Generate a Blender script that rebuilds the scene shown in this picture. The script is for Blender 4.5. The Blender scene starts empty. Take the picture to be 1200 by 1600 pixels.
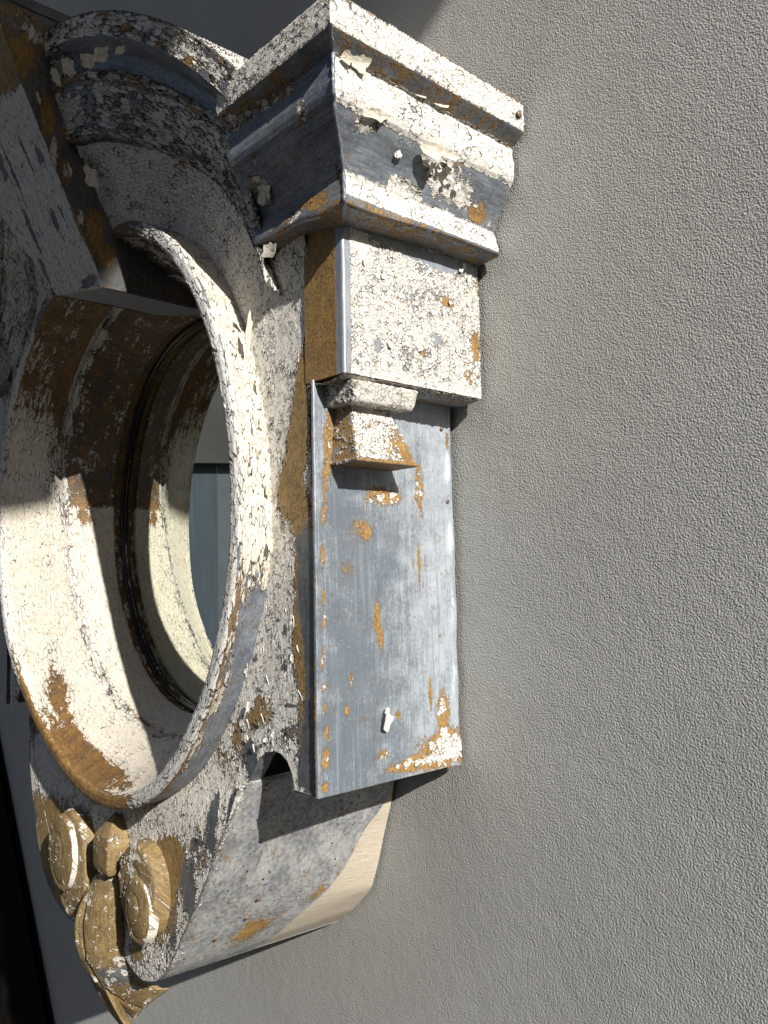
import bpy, bmesh, math, random
import numpy as np
from mathutils import Vector, Matrix

# ------------------------------------------------------------------ scene, camera, sky, sun
sc = bpy.context.scene
COL = sc.collection
HANG = 1.70                                   # height of the mirror's centre above the ground

def unit(v):
    v = np.array(v, float)
    return v / np.linalg.norm(v)

YAW, PITCH, ROLL = math.radians(47.56), math.radians(4.392), math.radians(-1.218)
fwd = np.array([-math.sin(YAW) * math.cos(PITCH), math.cos(YAW) * math.cos(PITCH), math.sin(PITCH)])
rgt = unit(np.cross(fwd, [0, 0, 1]))
upv = np.cross(rgt, fwd)
rgt, upv = (math.cos(ROLL) * rgt + math.sin(ROLL) * upv,
            -math.sin(ROLL) * rgt + math.cos(ROLL) * upv)
cam_d = bpy.data.cameras.new('camera')
cam = bpy.data.objects.new('camera', cam_d)
COL.objects.link(cam)
cam.matrix_world = Matrix(((rgt[0], upv[0], -fwd[0], 0.967),
                           (rgt[1], upv[1], -fwd[1], -0.62),
                           (rgt[2], upv[2], -fwd[2], HANG - 0.085),
                           (0, 0, 0, 1)))
cam_d.sensor_fit = 'AUTO'
cam_d.sensor_width = 36.0
cam_d.lens = 36.0 * 1280 / 1600
cam_d.clip_start = 0.02
cam_d.clip_end = 500
sc.camera = cam

SUN = unit((0.862, -0.206, 0.462))            # towards the sun
w = bpy.data.worlds.new('World')
sc.world = w
w.use_nodes = True
wn = w.node_tree
wn.nodes.clear()
wo = wn.nodes.new('ShaderNodeOutputWorld')
bg = wn.nodes.new('ShaderNodeBackground')
sky = wn.nodes.new('ShaderNodeTexSky')
sky.sky_type = 'NISHITA'
sky.sun_disc = False
sky.sun_elevation = math.asin(SUN[2])
sky.sun_rotation = math.atan2(SUN[0], SUN[1])
sky.air_density = 0.85
sky.dust_density = 2.5
sky.ozone_density = 0.6
bg.inputs['Strength'].default_value = 0.05
wn.links.new(sky.outputs[0], bg.inputs['Color'])
wn.links.new(bg.outputs[0], wo.inputs['Surface'])

sun_d = bpy.data.lights.new('sun', 'SUN')
sun_d.energy = 5.0
sun_d.angle = math.radians(0.55)
sun_d.color = (1.0, 0.965, 0.91)
sun = bpy.data.objects.new('sun', sun_d)
COL.objects.link(sun)
sun.rotation_euler = Vector(SUN).to_track_quat('Z', 'Y').to_euler()
sun.location = (3, -2, 4)

sc.view_settings.view_transform = 'Standard'
sc.view_settings.look = 'None'
sc.view_settings.exposure = 0.42
sc.view_settings.gamma = 1.0
sc.cycles.max_bounces = 8
sc.cycles.diffuse_bounces = 4
sc.cycles.glossy_bounces = 4

rng = np.random.default_rng(11)
random.seed(11)
BLOBS = {
 'pilaster': [(-0.021,-0.256,0.0450,0.0170,0.80,0.80),(-0.027,-0.222,0.0090,0.0220,0.65,0.75),(-0.044,-0.202,0.0025,0.0180,0.10,0.75),(-0.074,-0.264,0.0300,0.0070,0.55,0.65),(-0.112,-0.124,0.0040,0.0170,0.15,0.80),(-0.108,-0.145,0.0030,0.0120,0.10,0.70),(-0.144,-0.179,0.0030,0.0080,0.55,0.55),(-0.149,-0.204,0.0030,0.0050,0.35,0.60),(-0.087,-0.216,0.0040,0.0050,0.10,0.70),(-0.055,-0.074,0.0020,0.0220,0.15,0.62),(-0.052,0.001,0.0070,0.0300,0.50,0.50),(-0.099,-0.011,0.0240,0.0090,0.62,0.65),(-0.128,-0.045,0.0140,0.0120,0.10,0.45),(-0.144,-0.080,0.0100,0.0080,0.10,0.40),(-0.165,0.035,0.0060,0.0300,0.42,0.52),(-0.170,-0.006,0.0040,0.0220,0.30,0.50),(-0.173,-0.034,0.0025,0.0100,0.40,0.60),(-0.174,-0.068,0.0025,0.0120,0.40,0.60),(-0.174,-0.102,0.0025,0.0090,0.30,0.60),(-0.174,-0.124,0.0030,0.0090,0.40,0.60),(-0.176,-0.157,0.0025,0.0120,0.45,0.55),(-0.175,-0.182,0.0025,0.0060,0.50,0.55),(-0.174,-0.201,0.0030,0.0060,0.50,0.50),(-0.171,-0.223,0.0040,0.0090,0.50,0.55),(-0.173,-0.242,0.0050,0.0100,0.50,0.65),(-0.175,-0.266,0.0040,0.0050,0.40,0.60),(-0.009,0.050,0.0030,0.0100,0.40,0.50),(-0.108,-0.250,0.0090,0.0050,0.45,0.40),],
 'block': [(-0.131,0.218,0.0160,0.0060,-0.90,-0.80),(-0.099,0.215,0.0220,0.0070,-0.95,-0.85),(-0.056,0.213,0.0260,0.0080,-0.95,-0.80),(-0.019,0.217,0.0200,0.0060,-0.60,-0.40),(-0.162,0.203,0.0090,0.0130,0.40,0.20),(-0.142,0.117,0.0040,0.0070,-0.80,-0.90),(-0.068,0.134,0.0070,0.0100,-0.50,-0.55),(-0.011,0.140,0.0070,0.0160,-0.65,0.30),(-0.002,0.198,0.0060,0.0100,-0.60,0.30),(-0.049,0.172,0.0050,0.0090,-0.35,0.20),(-0.019,0.107,0.0100,0.0080,-0.35,0.20),(-0.087,0.120,0.0060,0.0050,-0.50,0.20),(-0.057,0.176,0.0090,0.0050,-0.35,0.20),(-0.175,0.151,0.0022,0.0800,-0.80,-0.90),(-0.100,0.167,0.0090,0.0140,-0.22,-0.15),],
 'cornice': [(-0.190,0.285,0.0140,0.0070,0.70,0.40),(-0.098,0.289,0.0300,0.0120,0.75,0.40),(-0.132,0.254,0.0220,0.0100,0.65,0.30),(-0.082,0.270,0.0240,0.0100,0.80,0.40),(-0.056,0.265,0.0120,0.0090,0.50,0.30),(-0.033,0.260,0.0120,0.0100,0.10,0.60),(-0.179,0.272,0.0120,0.0080,-0.35,-0.30),(-0.191,0.244,0.0160,0.0080,-0.30,-0.20),(-0.076,0.427,0.0160,0.0080,-0.20,0.10),(-0.116,0.353,0.0140,0.0080,0.30,0.20),(-0.044,0.219,0.0090,0.0070,-0.30,0.30),],
 'cornice_front': [(0.352,0.330,0.0096,0.0090,0.80,0.50),(0.373,0.326,0.0096,0.0060,0.75,0.50),(0.393,0.326,0.0084,0.0050,0.75,0.50),(0.409,0.326,0.0072,0.0060,0.70,0.50),(0.430,0.322,0.0096,0.0060,0.70,0.50),(0.448,0.297,0.0072,0.0100,0.75,0.50),(0.426,0.331,0.0060,0.0080,0.00,0.60),(0.361,0.268,0.0108,0.0120,0.85,0.50),(0.372,0.287,0.0048,0.0040,0.80,0.40),(0.346,0.289,0.0048,0.0060,0.70,0.30),(0.400,0.233,0.0144,0.0050,0.75,0.40),(0.437,0.217,0.0108,0.0050,0.80,0.40),(0.433,0.231,0.0108,0.0050,0.10,0.75),(0.424,0.239,0.0144,0.0040,0.20,0.60),(0.366,0.221,0.0144,0.0080,0.60,0.30),(0.459,0.251,0.0036,0.0060,0.70,0.30),],
 'arch_rim': [(0.093,0.504,0.0140,0.0100,-0.30,0.30),(0.187,0.492,0.0120,0.0100,-0.20,0.30),(0.211,0.475,0.0140,0.0060,-0.30,0.30),(0.233,0.465,0.0140,0.0060,-0.30,0.30),(0.277,0.431,0.0140,0.0080,-0.50,0.35),(0.259,0.443,0.0100,0.0060,-0.45,-0.10),(0.356,0.387,0.0080,0.0090,-0.35,0.30),(0.312,0.396,0.0090,0.0080,-0.50,0.20),(0.333,0.376,0.0090,0.0060,-0.60,-0.30),(0.356,0.359,0.0060,0.0090,-0.50,-0.50),],
 'frieze': [(0.053,0.519,0.0330,0.0250,0.10,0.10),(0.090,0.462,0.0270,0.0140,-0.55,-0.50),(0.124,0.436,0.0180,0.0180,-0.40,-0.30),(0.229,0.423,0.0300,0.0080,-0.30,0.35),(0.317,0.356,0.0180,0.0220,0.20,0.10),(0.370,0.249,0.0120,0.0180,-0.45,-0.30),(0.163,0.411,0.0150,0.0120,-0.35,0.10),],
 'tympanum': [(-0.091,0.499,0.0300,0.0400,0.10,0.00),(0.074,0.388,0.0240,0.0140,-0.40,0.25),(0.048,0.377,0.0150,0.0140,-0.40,0.30),(0.218,0.354,0.0240,0.0100,-0.20,0.10),(0.333,0.267,0.0120,0.0160,-0.50,0.10),(0.011,0.399,0.0150,0.0300,0.20,0.00),],
 'plate': [(0.377,0.066,0.0105,0.0420,-0.85,0.35),(0.369,0.032,0.0135,0.0340,-0.75,0.35),(0.356,-0.008,0.0165,0.0300,-0.55,0.35),(0.375,-0.027,0.0135,0.0240,-0.70,0.30),(0.382,-0.062,0.0120,0.0260,-0.95,-0.70),(0.381,-0.101,0.0120,0.0340,-1.00,-0.80),(0.384,-0.141,0.0090,0.0300,-0.90,-0.60),(0.369,-0.084,0.0045,0.0280,-0.60,0.30),(0.365,-0.133,0.0060,0.0260,-0.50,0.40),(0.372,-0.164,0.0075,0.0340,-0.50,0.30),(0.385,-0.190,0.0075,0.0260,-0.80,-0.40),(0.378,-0.224,0.0135,0.0220,-0.85,-0.30),(0.383,-0.257,0.0150,0.0160,-1.00,-0.90),(0.390,-0.250,0.0075,0.0160,-0.80,0.40),(0.353,-0.228,0.0105,0.0140,-0.30,-0.10),(0.311,-0.209,0.0150,0.0140,-0.40,0.25),(0.294,-0.220,0.0135,0.0120,-0.40,0.30),(0.268,-0.238,0.0105,0.0200,-0.30,0.30),(0.286,-0.254,0.0090,0.0160,-0.50,-0.40),(0.242,-0.267,0.0180,0.0140,-0.20,0.10),(0.400,0.160,0.0090,0.0400,-0.85,0.45),(0.421,0.149,0.0180,0.0900,-0.90,0.50),(0.390,0.119,0.0075,0.0140,-0.70,-0.60),(0.383,0.106,0.0075,0.0120,-0.60,0.35),(0.418,0.196,0.0120,0.0140,-0.40,0.40),(0.196,-0.314,0.0390,0.0140,0.15,0.10),(0.234,-0.285,0.0240,0.0160,0.10,0.00),(0.162,-0.340,0.0300,0.0120,0.10,0.00),(0.144,-0.374,0.0210,0.0140,-0.65,0.30),(0.138,-0.415,0.0225,0.0360,-0.90,0.40),(0.152,-0.385,0.0180,0.0240,-0.90,0.40),(0.162,-0.379,0.0180,0.0220,-0.70,0.30),(0.112,-0.462,0.0210,0.0180,-0.50,0.20),(0.209,-0.359,0.0180,0.0200,-0.25,-0.10),(0.182,-0.397,0.0120,0.0260,-0.40,-0.40),(0.234,-0.329,0.0090,0.0300,-0.50,-0.50),(0.195,-0.406,0.0075,0.0300,-0.60,-0.60),(0.155,-0.449,0.0090,0.0260,-0.30,-0.20),(0.126,-0.484,0.0120,0.0140,0.10,0.00),(0.073,-0.501,0.0180,0.0100,-0.40,0.20),(0.294,-0.262,0.0075,0.0140,-0.80,-0.60),],
 'plate_left': [(-0.223,-0.334,0.0448,0.0200,0.25,0.00),(-0.275,-0.288,0.0288,0.0200,-0.40,0.30),(-0.186,-0.350,0.0448,0.0160,0.20,0.00),(-0.173,-0.419,0.0512,0.0400,-0.80,0.35),(-0.219,-0.455,0.0384,0.0300,-0.75,0.30),(-0.233,-0.397,0.0256,0.0160,-0.40,0.10),(-0.194,-0.491,0.0320,0.0160,-0.80,-0.20),(-0.257,-0.437,0.0128,0.0400,-0.40,-0.60),(-0.137,-0.493,0.0320,0.0200,-0.60,0.30),(-0.141,-0.359,0.0224,0.0090,0.20,0.00),],
 'keystone': [(0.058,0.481,0.0500,0.0140,-0.90,0.30),(0.055,0.501,0.0750,0.0260,-0.95,0.30),(0.008,0.409,0.0031,0.0300,-0.80,-0.70),(0.038,0.405,0.0075,0.0090,-0.80,-0.70),(0.013,0.346,0.0063,0.0120,-0.90,-0.80),(-0.054,0.352,0.0050,0.0320,-0.90,-0.90),(-0.042,0.413,0.0050,0.0340,-0.80,-0.60),(-0.065,0.307,0.0050,0.0240,-0.90,-0.90),(-0.060,0.426,0.0100,0.0180,-0.80,-0.80),(0.034,0.270,0.0200,0.0060,-0.90,-0.80),(0.063,0.317,0.0037,0.0400,-0.60,0.30),(0.060,0.328,0.0031,0.0300,-0.60,0.30),(0.034,0.347,0.0037,0.0090,-0.50,0.30),(0.016,0.326,0.0037,0.0090,-0.50,0.30),],
 'keystone_side': [(-0.293,0.442,0.0080,0.0200,0.10,0.60),(-0.286,0.399,0.0050,0.0160,0.70,0.40),(-0.271,0.385,0.0080,0.0120,0.75,0.40),(-0.256,0.333,0.0040,0.0160,0.70,0.30),(-0.268,0.429,0.0080,0.0100,0.10,0.60),(-0.238,0.323,0.0100,0.0220,0.10,0.70),(-0.304,0.460,0.0040,0.0090,0.50,0.30),(-0.225,0.295,0.0120,0.0140,0.10,0.55),(-0.312,0.525,0.0140,0.0080,0.40,0.30),(-0.325,0.497,0.0120,0.0180,0.10,0.60),],
}
CHIPS = [
 ((0.3995,-0.1066,-0.2196),(1,0,0),(0,0,1),0.011,0.02,0.25,0.002,0,0.25),
 ((0.3995,-0.1063,-0.2092),(1,0,0),(0,0.2,1),0.006,0.008,0.2,0.003,0,0.2),
 ((0.492,-0.2032,0.3283),(0.9,-0.1,-0.5),(0,1,0.2),0.016,0.02,0.3,0.001,1,0.1),
 ((0.492,-0.2167,0.3263),(0.9,-0.1,-0.5),(0,1,0.2),0.012,0.014,0.3,0.001,1,0.1),
 ((0.492,-0.1337,0.3369),(0.9,0,-0.5),(0,1,0.2),0.022,0.026,0.3,0.001,1,0.1),
 ((0.492,-0.1098,0.3365),(0.9,0,-0.5),(0,1,0.2),0.02,0.034,0.3,0.001,1,0.12),
 ((0.4895,-0.1846,0.2928),(0.9,0,-0.4),(0,1,0.2),0.012,0.03,0.3,0.0005,1,0.05),
 ((0.4885,-0.1203,0.2832),(1,0,-0.2),(0,1,0.1),0.016,0.03,0.4,0.001,1,0.2),
 ((0.4885,-0.0957,0.2869),(1,0,-0.2),(0,1,0.1),0.01,0.018,0.4,0.001,1,0.3),
 ((0.4777,-0.0816,0.274),(1,0.0631,0.1272),(0,0.0439,1),0.006,0.0042,0.0622,0.0008,0,0.1998),
 ((0.4817,-0.1005,0.2799),(1,0.24,-0.0594),(0,-0.6929,1),0.006,0.0065,0.2192,0.0008,0,0.0122),
 ((0.4796,-0.0992,0.277),(1,-0.0884,-0.0181),(0,0.3319,1),0.0051,0.0085,0.268,0.0008,0,0.0037),
 ((0.4783,-0.0853,0.2749),(1,-0.0457,-0.3096),(0,-0.1585,1),0.008,0.0056,0.0873,0.0008,0,0.1397),
 ((0.4882,-0.1172,0.2904),(1,0.0408,-0.3203),(0,0.0132,1),0.0065,0.0052,0.0536,0.0008,0,0.1866),
 ((0.4776,-0.1501,0.2738),(1,-0.1648,-0.1663),(0,-0.3362,1),0.0068,0.0052,0.2354,0.0008,0,0.1349),
 ((0.4816,-0.0868,0.2797),(1,-0.0105,0.1701),(0,-0.1586,1),0.0072,0.0059,0.2496,0.0008,0,0.0388),
 ((0.4796,-0.1168,0.2769),(1,-0.1297,0.0792),(0,-0.5194,1),0.009,0.0076,0.2522,0.0008,0,0.0306),
 ((0.4755,-0.0878,0.2705),(1,-0.1582,-0.3544),(0,0.2456,1),0.0056,0.006,0.0502,0.0008,0,0.084),
 ((0.4818,-0.0899,0.2801),(1,-0.1889,-0.4673),(0,-0.0819,1),0.0081,0.0048,0.1513,0.0008,0,0.0147),
 ((0.4762,-0.0704,0.2717),(1,-0.0571,-0.0799),(0,0.7605,1),0.0068,0.0045,0.2661,0.0008,0,0.0557),
 ((0.4801,-0.1086,0.2777),(1,-0.0923,-0.2267),(0,-0.3974,1),0.0084,0.0064,0.1637,0.0008,0,0.1334),
 ((0.4753,-0.073,0.2702),(1,-0.046,-0.3119),(0,-0.4103,1),0.0065,0.0075,0.2243,0.0008,0,0.0011),
 ((0.4783,-0.1483,0.275),(1,0.0692,-0.0024),(0,0.7307,1),0.007,0.0084,0.1374,0.0008,0,0.0733),
 ((0.4776,-0.1098,0.2739),(1,0.2323,-0.0979),(0,-0.5849,1),0.0057,0.0081,0.1077,0.0008,0,0.1742),
 ((0.4797,-0.1158,0.2771),(1,-0.0763,0.2182),(0,-0.3168,1),0.0042,0.0066,0.1693,0.0008,0,0.1666),
 ((0.3148,-0.196,0.1516),(0.9,-0.2,-0.2),(0,0,1),0.008,0.04,0.3,0.004,1,0),
 ((0.3164,-0.186,0.0999),(0.9,-0.4,0),(0,0,1),0.0041,0.0165,0.4,0.002,1,0.1),
 ((0.3222,-0.186,0.0618),(0.9,-0.4,0),(0,0,1),0.0055,0.0168,0.4,0.002,1,0.1),
 ((0.3238,-0.186,0.0279),(0.9,-0.4,0),(0,0,1),0.0062,0.0162,0.4,0.002,1,0.1),
 ((0.3317,-0.186,-0.0032),(0.9,-0.4,0),(0,0,1),0.0057,0.0159,0.4,0.002,1,0.1),
 ((0.325,-0.186,-0.0237),(0.9,-0.4,0),(0,0,1),0.0058,0.014,0.4,0.002,1,0.1),
 ((0.335,-0.186,-0.0542),(0.9,-0.4,0),(0,0,1),0.0057,0.0174,0.4,0.002,1,0.1),
 ((0.372,-0.206,0.2085),(0.2,-1,-0.2),(0,0,1),0.021,0.0154,0.15,0.0015,1,0.08),
 ((0.3659,-0.206,0.2656),(0.2,-1,-0.2),(0,0,1),0.0154,0.0154,0.15,0.0015,1,0.08),
 ((0.3597,-0.206,0.2607),(0.2,-1,-0.2),(0,0,1),0.014,0.0126,0.15,0.0015,1,0.08),
 ((0.2038,-0.292,0.442),(0.3,-0.8,-0.5),(0,0,1),0.0245,0.0154,0.15,0.001,1,0.05),
 ((0.1723,-0.292,0.451),(0.3,-0.8,-0.5),(0,0,1),0.021,0.0175,0.15,0.001,1,0.05),
 ((0.1213,-0.292,0.4692),(0.3,-0.8,-0.5),(0,0,1),0.021,0.021,0.15,0.001,1,0.05),
 ((0.0847,-0.292,0.476),(0.3,-0.8,-0.5),(0,0,1),0.0154,0.021,0.15,0.001,1,0.05),
 ((0.248,-0.292,0.4242),(0.3,-0.8,-0.5),(0,0,1),0.014,0.0084,0.15,0.001,1,0.05),
 ((0.0371,-0.255,0.4587),(0.3,-0.8,-0.5),(0,0,1),0.0126,0.028,0.15,0.001,1,0.05),
 ((0.0661,-0.255,0.4113),(0.3,-0.8,-0.5),(0,0,1),0.014,0.021,0.15,0.001,1,0.05),
 ((0.0936,-0.255,0.3701),(0.3,-0.8,-0.5),(0,0,1),0.021,0.028,0.15,0.001,1,0.05),
 ((0.0176,-0.19,0.2847),(0.3,-0.8,-0.5),(0,0,1),0.021,0.035,0.15,0.001,1,0.05),
 ((0.0532,-0.19,0.2825),(0.3,-0.8,-0.5),(0,0,1),0.014,0.021,0.15,0.001,1,0.05),
 ((0.3007,-0.1815,-0.2444),(-0.4779,-1,-0.1098),(0,0,1),0.0042,0.0081,0.4,0.001,0,0.0784),
 ((0.2872,-0.1815,-0.086),(0.3707,-1,0.432),(0,0,1),0.0037,0.0098,0.4,0.001,0,0.0748),
 ((0.2889,-0.1815,-0.1153),(-0.1147,-1,0.0073),(0,0,1),0.0052,0.0082,0.4,0.001,0,0.0823),
 ((0.3322,-0.1815,-0.2295),(0.05,-1,0.3754),(0,0,1),0.004,0.0064,0.4,0.001,0,0.0972),
 ((0.2901,-0.1815,-0.237),(-0.4209,-1,-0.1161),(0,0,1),0.003,0.0054,0.4,0.001,0,0.0644),
 ((0.3259,-0.1815,-0.1798),(-0.1399,-1,-0.0375),(0,0,1),0.004,0.0093,0.4,0.001,0,0.2765),
 ((0.2912,-0.1815,-0.2237),(-0.0281,-1,-0.019),(0,0,1),0.0043,0.0094,0.4,0.001,0,0.1521),
 ((0.2918,-0.1815,-0.2083),(0.2542,-1,0.2641),(0,0,1),0.0046,0.0116,0.4,0.001,0,0.1123),
 ((0.3724,-0.1815,-0.1484),(-0.4796,-1,-0.2318),(0,0,1),0.0032,0.0069,0.4,0.001,0,0.0688),
 ((0.2877,-0.1815,-0.173),(0.1449,-1,0.0908),(0,0,1),0.0036,0.0114,0.4,0.001,0,0.0401),
 ((0.3202,-0.1815,-0.2355),(0.265,-1,0.0698),(0,0,1),0.0062,0.0051,0.4,0.001,0,0.0203),
 ((0.3763,-0.1815,-0.1883),(0.0206,-1,-0.1808),(0,0,1),0.004,0.0112,0.4,0.001,0,0.2849),
 ((0.2887,-0.1815,-0.17),(0.0568,-1,0.0589),(0,0,1),0.006,0.01,0.4,0.001,0,0.0569),
 ((0.3174,-0.1815,-0.1523),(-0.0109,-1,0.0988),(0,0,1),0.0062,0.0073,0.4,0.001,0,0.1324),
 ((0.2887,-0.1815,-0.1441),(0.2387,-1,0.0036),(0,0,1),0.0052,0.0092,0.4,0.001,0,0.1702),
 ((0.3657,-0.1815,-0.1243),(-0.0704,-1,0.0228),(0,0,1),0.005,0.0117,0.4,0.001,0,0.0417),
 ((0.363,-0.1815,-0.1572),(0.2526,-1,-0.0079),(0,0,1),0.0035,0.0086,0.4,0.001,0,0.0749),
 ((0.3174,-0.1815,-0.2148),(-0.0658,-1,-0.0578),(0,0,1),0.0031,0.012,0.4,0.001,0,0.2866),
 ((0.3536,-0.1815,-0.1149),(-0.1392,-1,-0.1807),(0,0,1),0.0045,0.0052,0.4,0.001,0,0.0211),
 ((0.2992,-0.1815,-0.1134),(0.2125,-1,-0.213),(0,0,1),0.0063,0.005,0.4,0.001,0,0.0174),
 ((0.16,-0.1815,-0.3674),(0.1779,-1,-0.0396),(0,0,1),0.0067,0.0066,0.4,0.001,0,0.0794),
 ((0.2155,-0.1815,-0.3091),(-0.2781,-1,-0.1279),(0,0,1),0.0053,0.009,0.4,0.001,0,0.0845),
 ((0.2299,-0.1815,-0.3555),(0.4031,-1,0.2076),(0,0,1),0.0062,0.0097,0.4,0.001,0,0.1469),
 ((0.2224,-0.1815,-0.3114),(-0.246,-1,-0.0147),(0,0,1),0.0033,0.0091,0.4,0.001,0,0.0547),
 ((0.1809,-0.1815,-0.3607),(0.1742,-1,-0.2652),(0,0,1),0.0058,0.012,0.4,0.001,0,0.2693),
 ((0.2366,-0.1815,-0.3132),(0.2274,-1,0.2633),(0,0,1),0.0034,0.0098,0.4,0.001,0,0.1563),
 ((0.2088,-0.1815,-0.3442),(-0.0928,-1,-0.25),(0,0,1),0.007,0.0071,0.4,0.001,0,0.0766),
 ((0.1614,-0.1815,-0.3262),(-0.1083,-1,-0.0788),(0,0,1),0.0042,0.0068,0.4,0.001,0,0.0462),
 ((0.2355,-0.1815,-0.3524),(0.0716,-1,-0.1326),(0,0,1),0.0033,0.0074,0.4,0.001,0,0.1574),
 ((0.1943,-0.1815,-0.3469),(-0.54,-1,0.0674),(0,0,1),0.0049,0.0067,0.4,0.001,0,0.2733),
 ((0.442,-0.0322,0.2105),(1,-0.214,0.1325),(0,-0.3018,1),0.0069,0.0041,0.4,0.001,0,0.0473),
 ((0.442,-0.1086,0.1439),(1,-0.0581,-0.1284),(0,-0.1886,1),0.0047,0.0066,0.4,0.001,0,0.1456),
 ((0.442,-0.0217,0.2052),(1,0.1205,-0.1521),(0,0.1867,1),0.0061,0.0073,0.4,0.001,0,0.0016),
 ((0.442,-0.0274,0.2161),(1,-0.1618,0.2415),(0,-0.1884,1),0.0046,0.0069,0.4,0.001,0,0.2098),
 ((0.442,-0.1361,0.1814),(1,-0.0537,-0.0335),(0,0.362,1),0.0066,0.0073,0.4,0.001,0,0.1029),
 ((0.442,-0.0501,0.1744),(1,0.1664,0.216),(0,-0.1707,1),0.006,0.0048,0.4,0.001,0,0.2391),
 ((0.442,-0.0869,0.1452),(1,-0.0561,-0.0772),(0,0.104,1),0.0047,0.0058,0.4,0.001,0,0.038),
 ((0.442,-0.1303,0.1189),(1,-0.004,0.2002),(0,-0.7848,1),0.0056,0.008,0.4,0.001,0,0.0423),
 ((0.442,-0.0424,0.1299),(1,0.1845,0.0791),(0,0.1122,1),0.0043,0.0063,0.4,0.001,0,0.2473),
 ((0.442,-0.0601,0.1634),(1,0.1255,0.1358),(0,-0.0279,1),0.0046,0.0078,0.4,0.001,0,0.1634),
 ((0.442,-0.0439,0.1586),(1,-0.0729,-0.0961),(0,0.0281,1),0.0043,0.0059,0.4,0.001,0,0.2357),
 ((0.442,-0.159,0.1889),(1,0.2654,0.0334),(0,0.0453,1),0.0045,0.0074,0.4,0.001,0,0.0555),
 ((0.442,-0.0918,0.1227),(1,-0.2344,-0.1328),(0,0.7417,1),0.0051,0.0072,0.4,0.001,0,0.1136),
 ((0.442,-0.0233,0.179),(1,-0.1351,0.0587),(0,-0.3571,1),0.0044,0.0056,0.4,0.001,0,0.1013),
]
# ------------------------------------------------------------------ node helpers
class S:
    """a node socket one can do arithmetic with"""
    def __init__(self, nt, sock):
        self.nt, self.s = nt, sock
    def _m(self, op, *a, clamp=False):
        n = self.nt.nodes.new('ShaderNodeMath')
        n.operation = op
        n.use_clamp = clamp
        for i, x in enumerate((self,) + a):
            if isinstance(x, S):
                self.nt.links.new(x.s, n.inputs[i])
            else:
                n.inputs[i].default_value = x
        return S(self.nt, n.outputs[0])
    def __add__(self, b): return self._m('ADD', b)
    __radd__ = __add__
    def __sub__(self, b): return self._m('SUBTRACT', b)
    def __rsub__(self, b): return (self * -1.0) + b
    def __mul__(self, b): return self._m('MULTIPLY', b)
    __rmul__ = __mul__
    def max(self, b): return self._m('MAXIMUM', b)
    def min(self, b): return self._m('MINIMUM', b)
    def pow(self, b): return self._m('POWER', b)
    def clamp(self): return self._m('ADD', 0.0, clamp=True)
    def ss(self, a, b, lo=0.0, hi=1.0):
        n = self.nt.nodes.new('ShaderNodeMapRange')
        n.interpolation_type = 'SMOOTHSTEP'
        self.nt.links.new(self.s, n.inputs['Value'])
        for k, v in (('From Min', a), ('From Max', b), ('To Min', lo), ('To Max', hi)):
            if isinstance(v, S):
                self.nt.links.new(v.s, n.inputs[k])
            else:
                n.inputs[k].default_value = v
        return S(self.nt, n.outputs[0])

def attr(nt, name):
    n = nt.nodes.new('ShaderNodeAttribute')
    n.attribute_name = name
    return S(nt, n.outputs['Fac'])

def vscale(nt, vec, s, off=(0, 0, 0)):
    n = nt.nodes.new('ShaderNodeVectorMath')
    n.operation = 'MULTIPLY_ADD'
    nt.links.new(vec, n.inputs[0])
    n.inputs[1].default_value = s
    n.inputs[2].default_value = off
    return n.outputs[0]

def noise(nt, vec, scale, detail=3.0, rough=0.55, dims='2D', color=False, dist=0.0):
    n = nt.nodes.new('ShaderNodeTexNoise')
    n.noise_dimensions = dims
    nt.links.new(vec, n.inputs['Vector'])
    n.inputs['Scale'].default_value = scale
    n.inputs['Detail'].default_value = detail
    n.inputs['Roughness'].default_value = rough
    n.inputs['Distortion'].default_value = dist
    return n.outputs['Color'] if color else S(nt, n.outputs[0])

def voro(nt, vec, scale, feature, dims='2D', rand=1.0):
    n = nt.nodes.new('ShaderNodeTexVoronoi')
    n.voronoi_dimensions = dims
    n.feature = feature
    nt.links.new(vec, n.inputs['Vector'])
    n.inputs['Scale'].default_value = scale
    n.inputs['Randomness'].default_value = rand
    return n

def sep(nt, col):
    n = nt.nodes.new('ShaderNodeSeparateColor')
    nt.links.new(col, n.inputs[0])
    return [S(nt, o) for o in n.outputs]

def vadd_noise(nt, vec, ncol, amount):
    a = nt.nodes.new('ShaderNodeVectorMath')
    a.operation = 'SUBTRACT'
    nt.links.new(ncol, a.inputs[0])
    a.inputs[1].default_value = (0.5, 0.5, 0.5)
    b = nt.nodes.new('ShaderNodeVectorMath')
    b.operation = 'MULTIPLY_ADD'
    nt.links.new(a.outputs[0], b.inputs[0])
    b.inputs[1].default_value = (amount, amount, amount)
    nt.links.new(vec, b.inputs[2])
    return b.outputs[0]

def mixc(nt, f, a, b):
    n = nt.nodes.new('ShaderNodeMix')
    n.data_type = 'RGBA'
    n.clamp_factor = True
    if isinstance(f, S):
        nt.links.new(f.s, n.inputs[0])
    else:
        n.inputs[0].default_value = f
    for i, c in ((6, a), (7, b)):
        if isinstance(c, tuple):
            n.inputs[i].default_value = c + (1.0,)
        else:
            nt.links.new(c, n.inputs[i])
    return n.outputs[2]

def new_mat(name):
    m = bpy.data.materials.new(name)
    m.use_nodes = True
    nt = m.node_tree
    nt.nodes.clear()
    out = nt.nodes.new('ShaderNodeOutputMaterial')
    p = nt.nodes.new('ShaderNodeBsdfPrincipled')
    nt.links.new(p.outputs[0], out.inputs['Surface'])
    return m, nt, out, p

def setin(nt, p, name, v):
    if isinstance(v, S):
        nt.links.new(v.s, p.inputs[name])
    elif isinstance(v, (int, float, tuple)):
        p.inputs[name].default_value = v
    else:
        nt.links.new(v, p.inputs[name])

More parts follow.
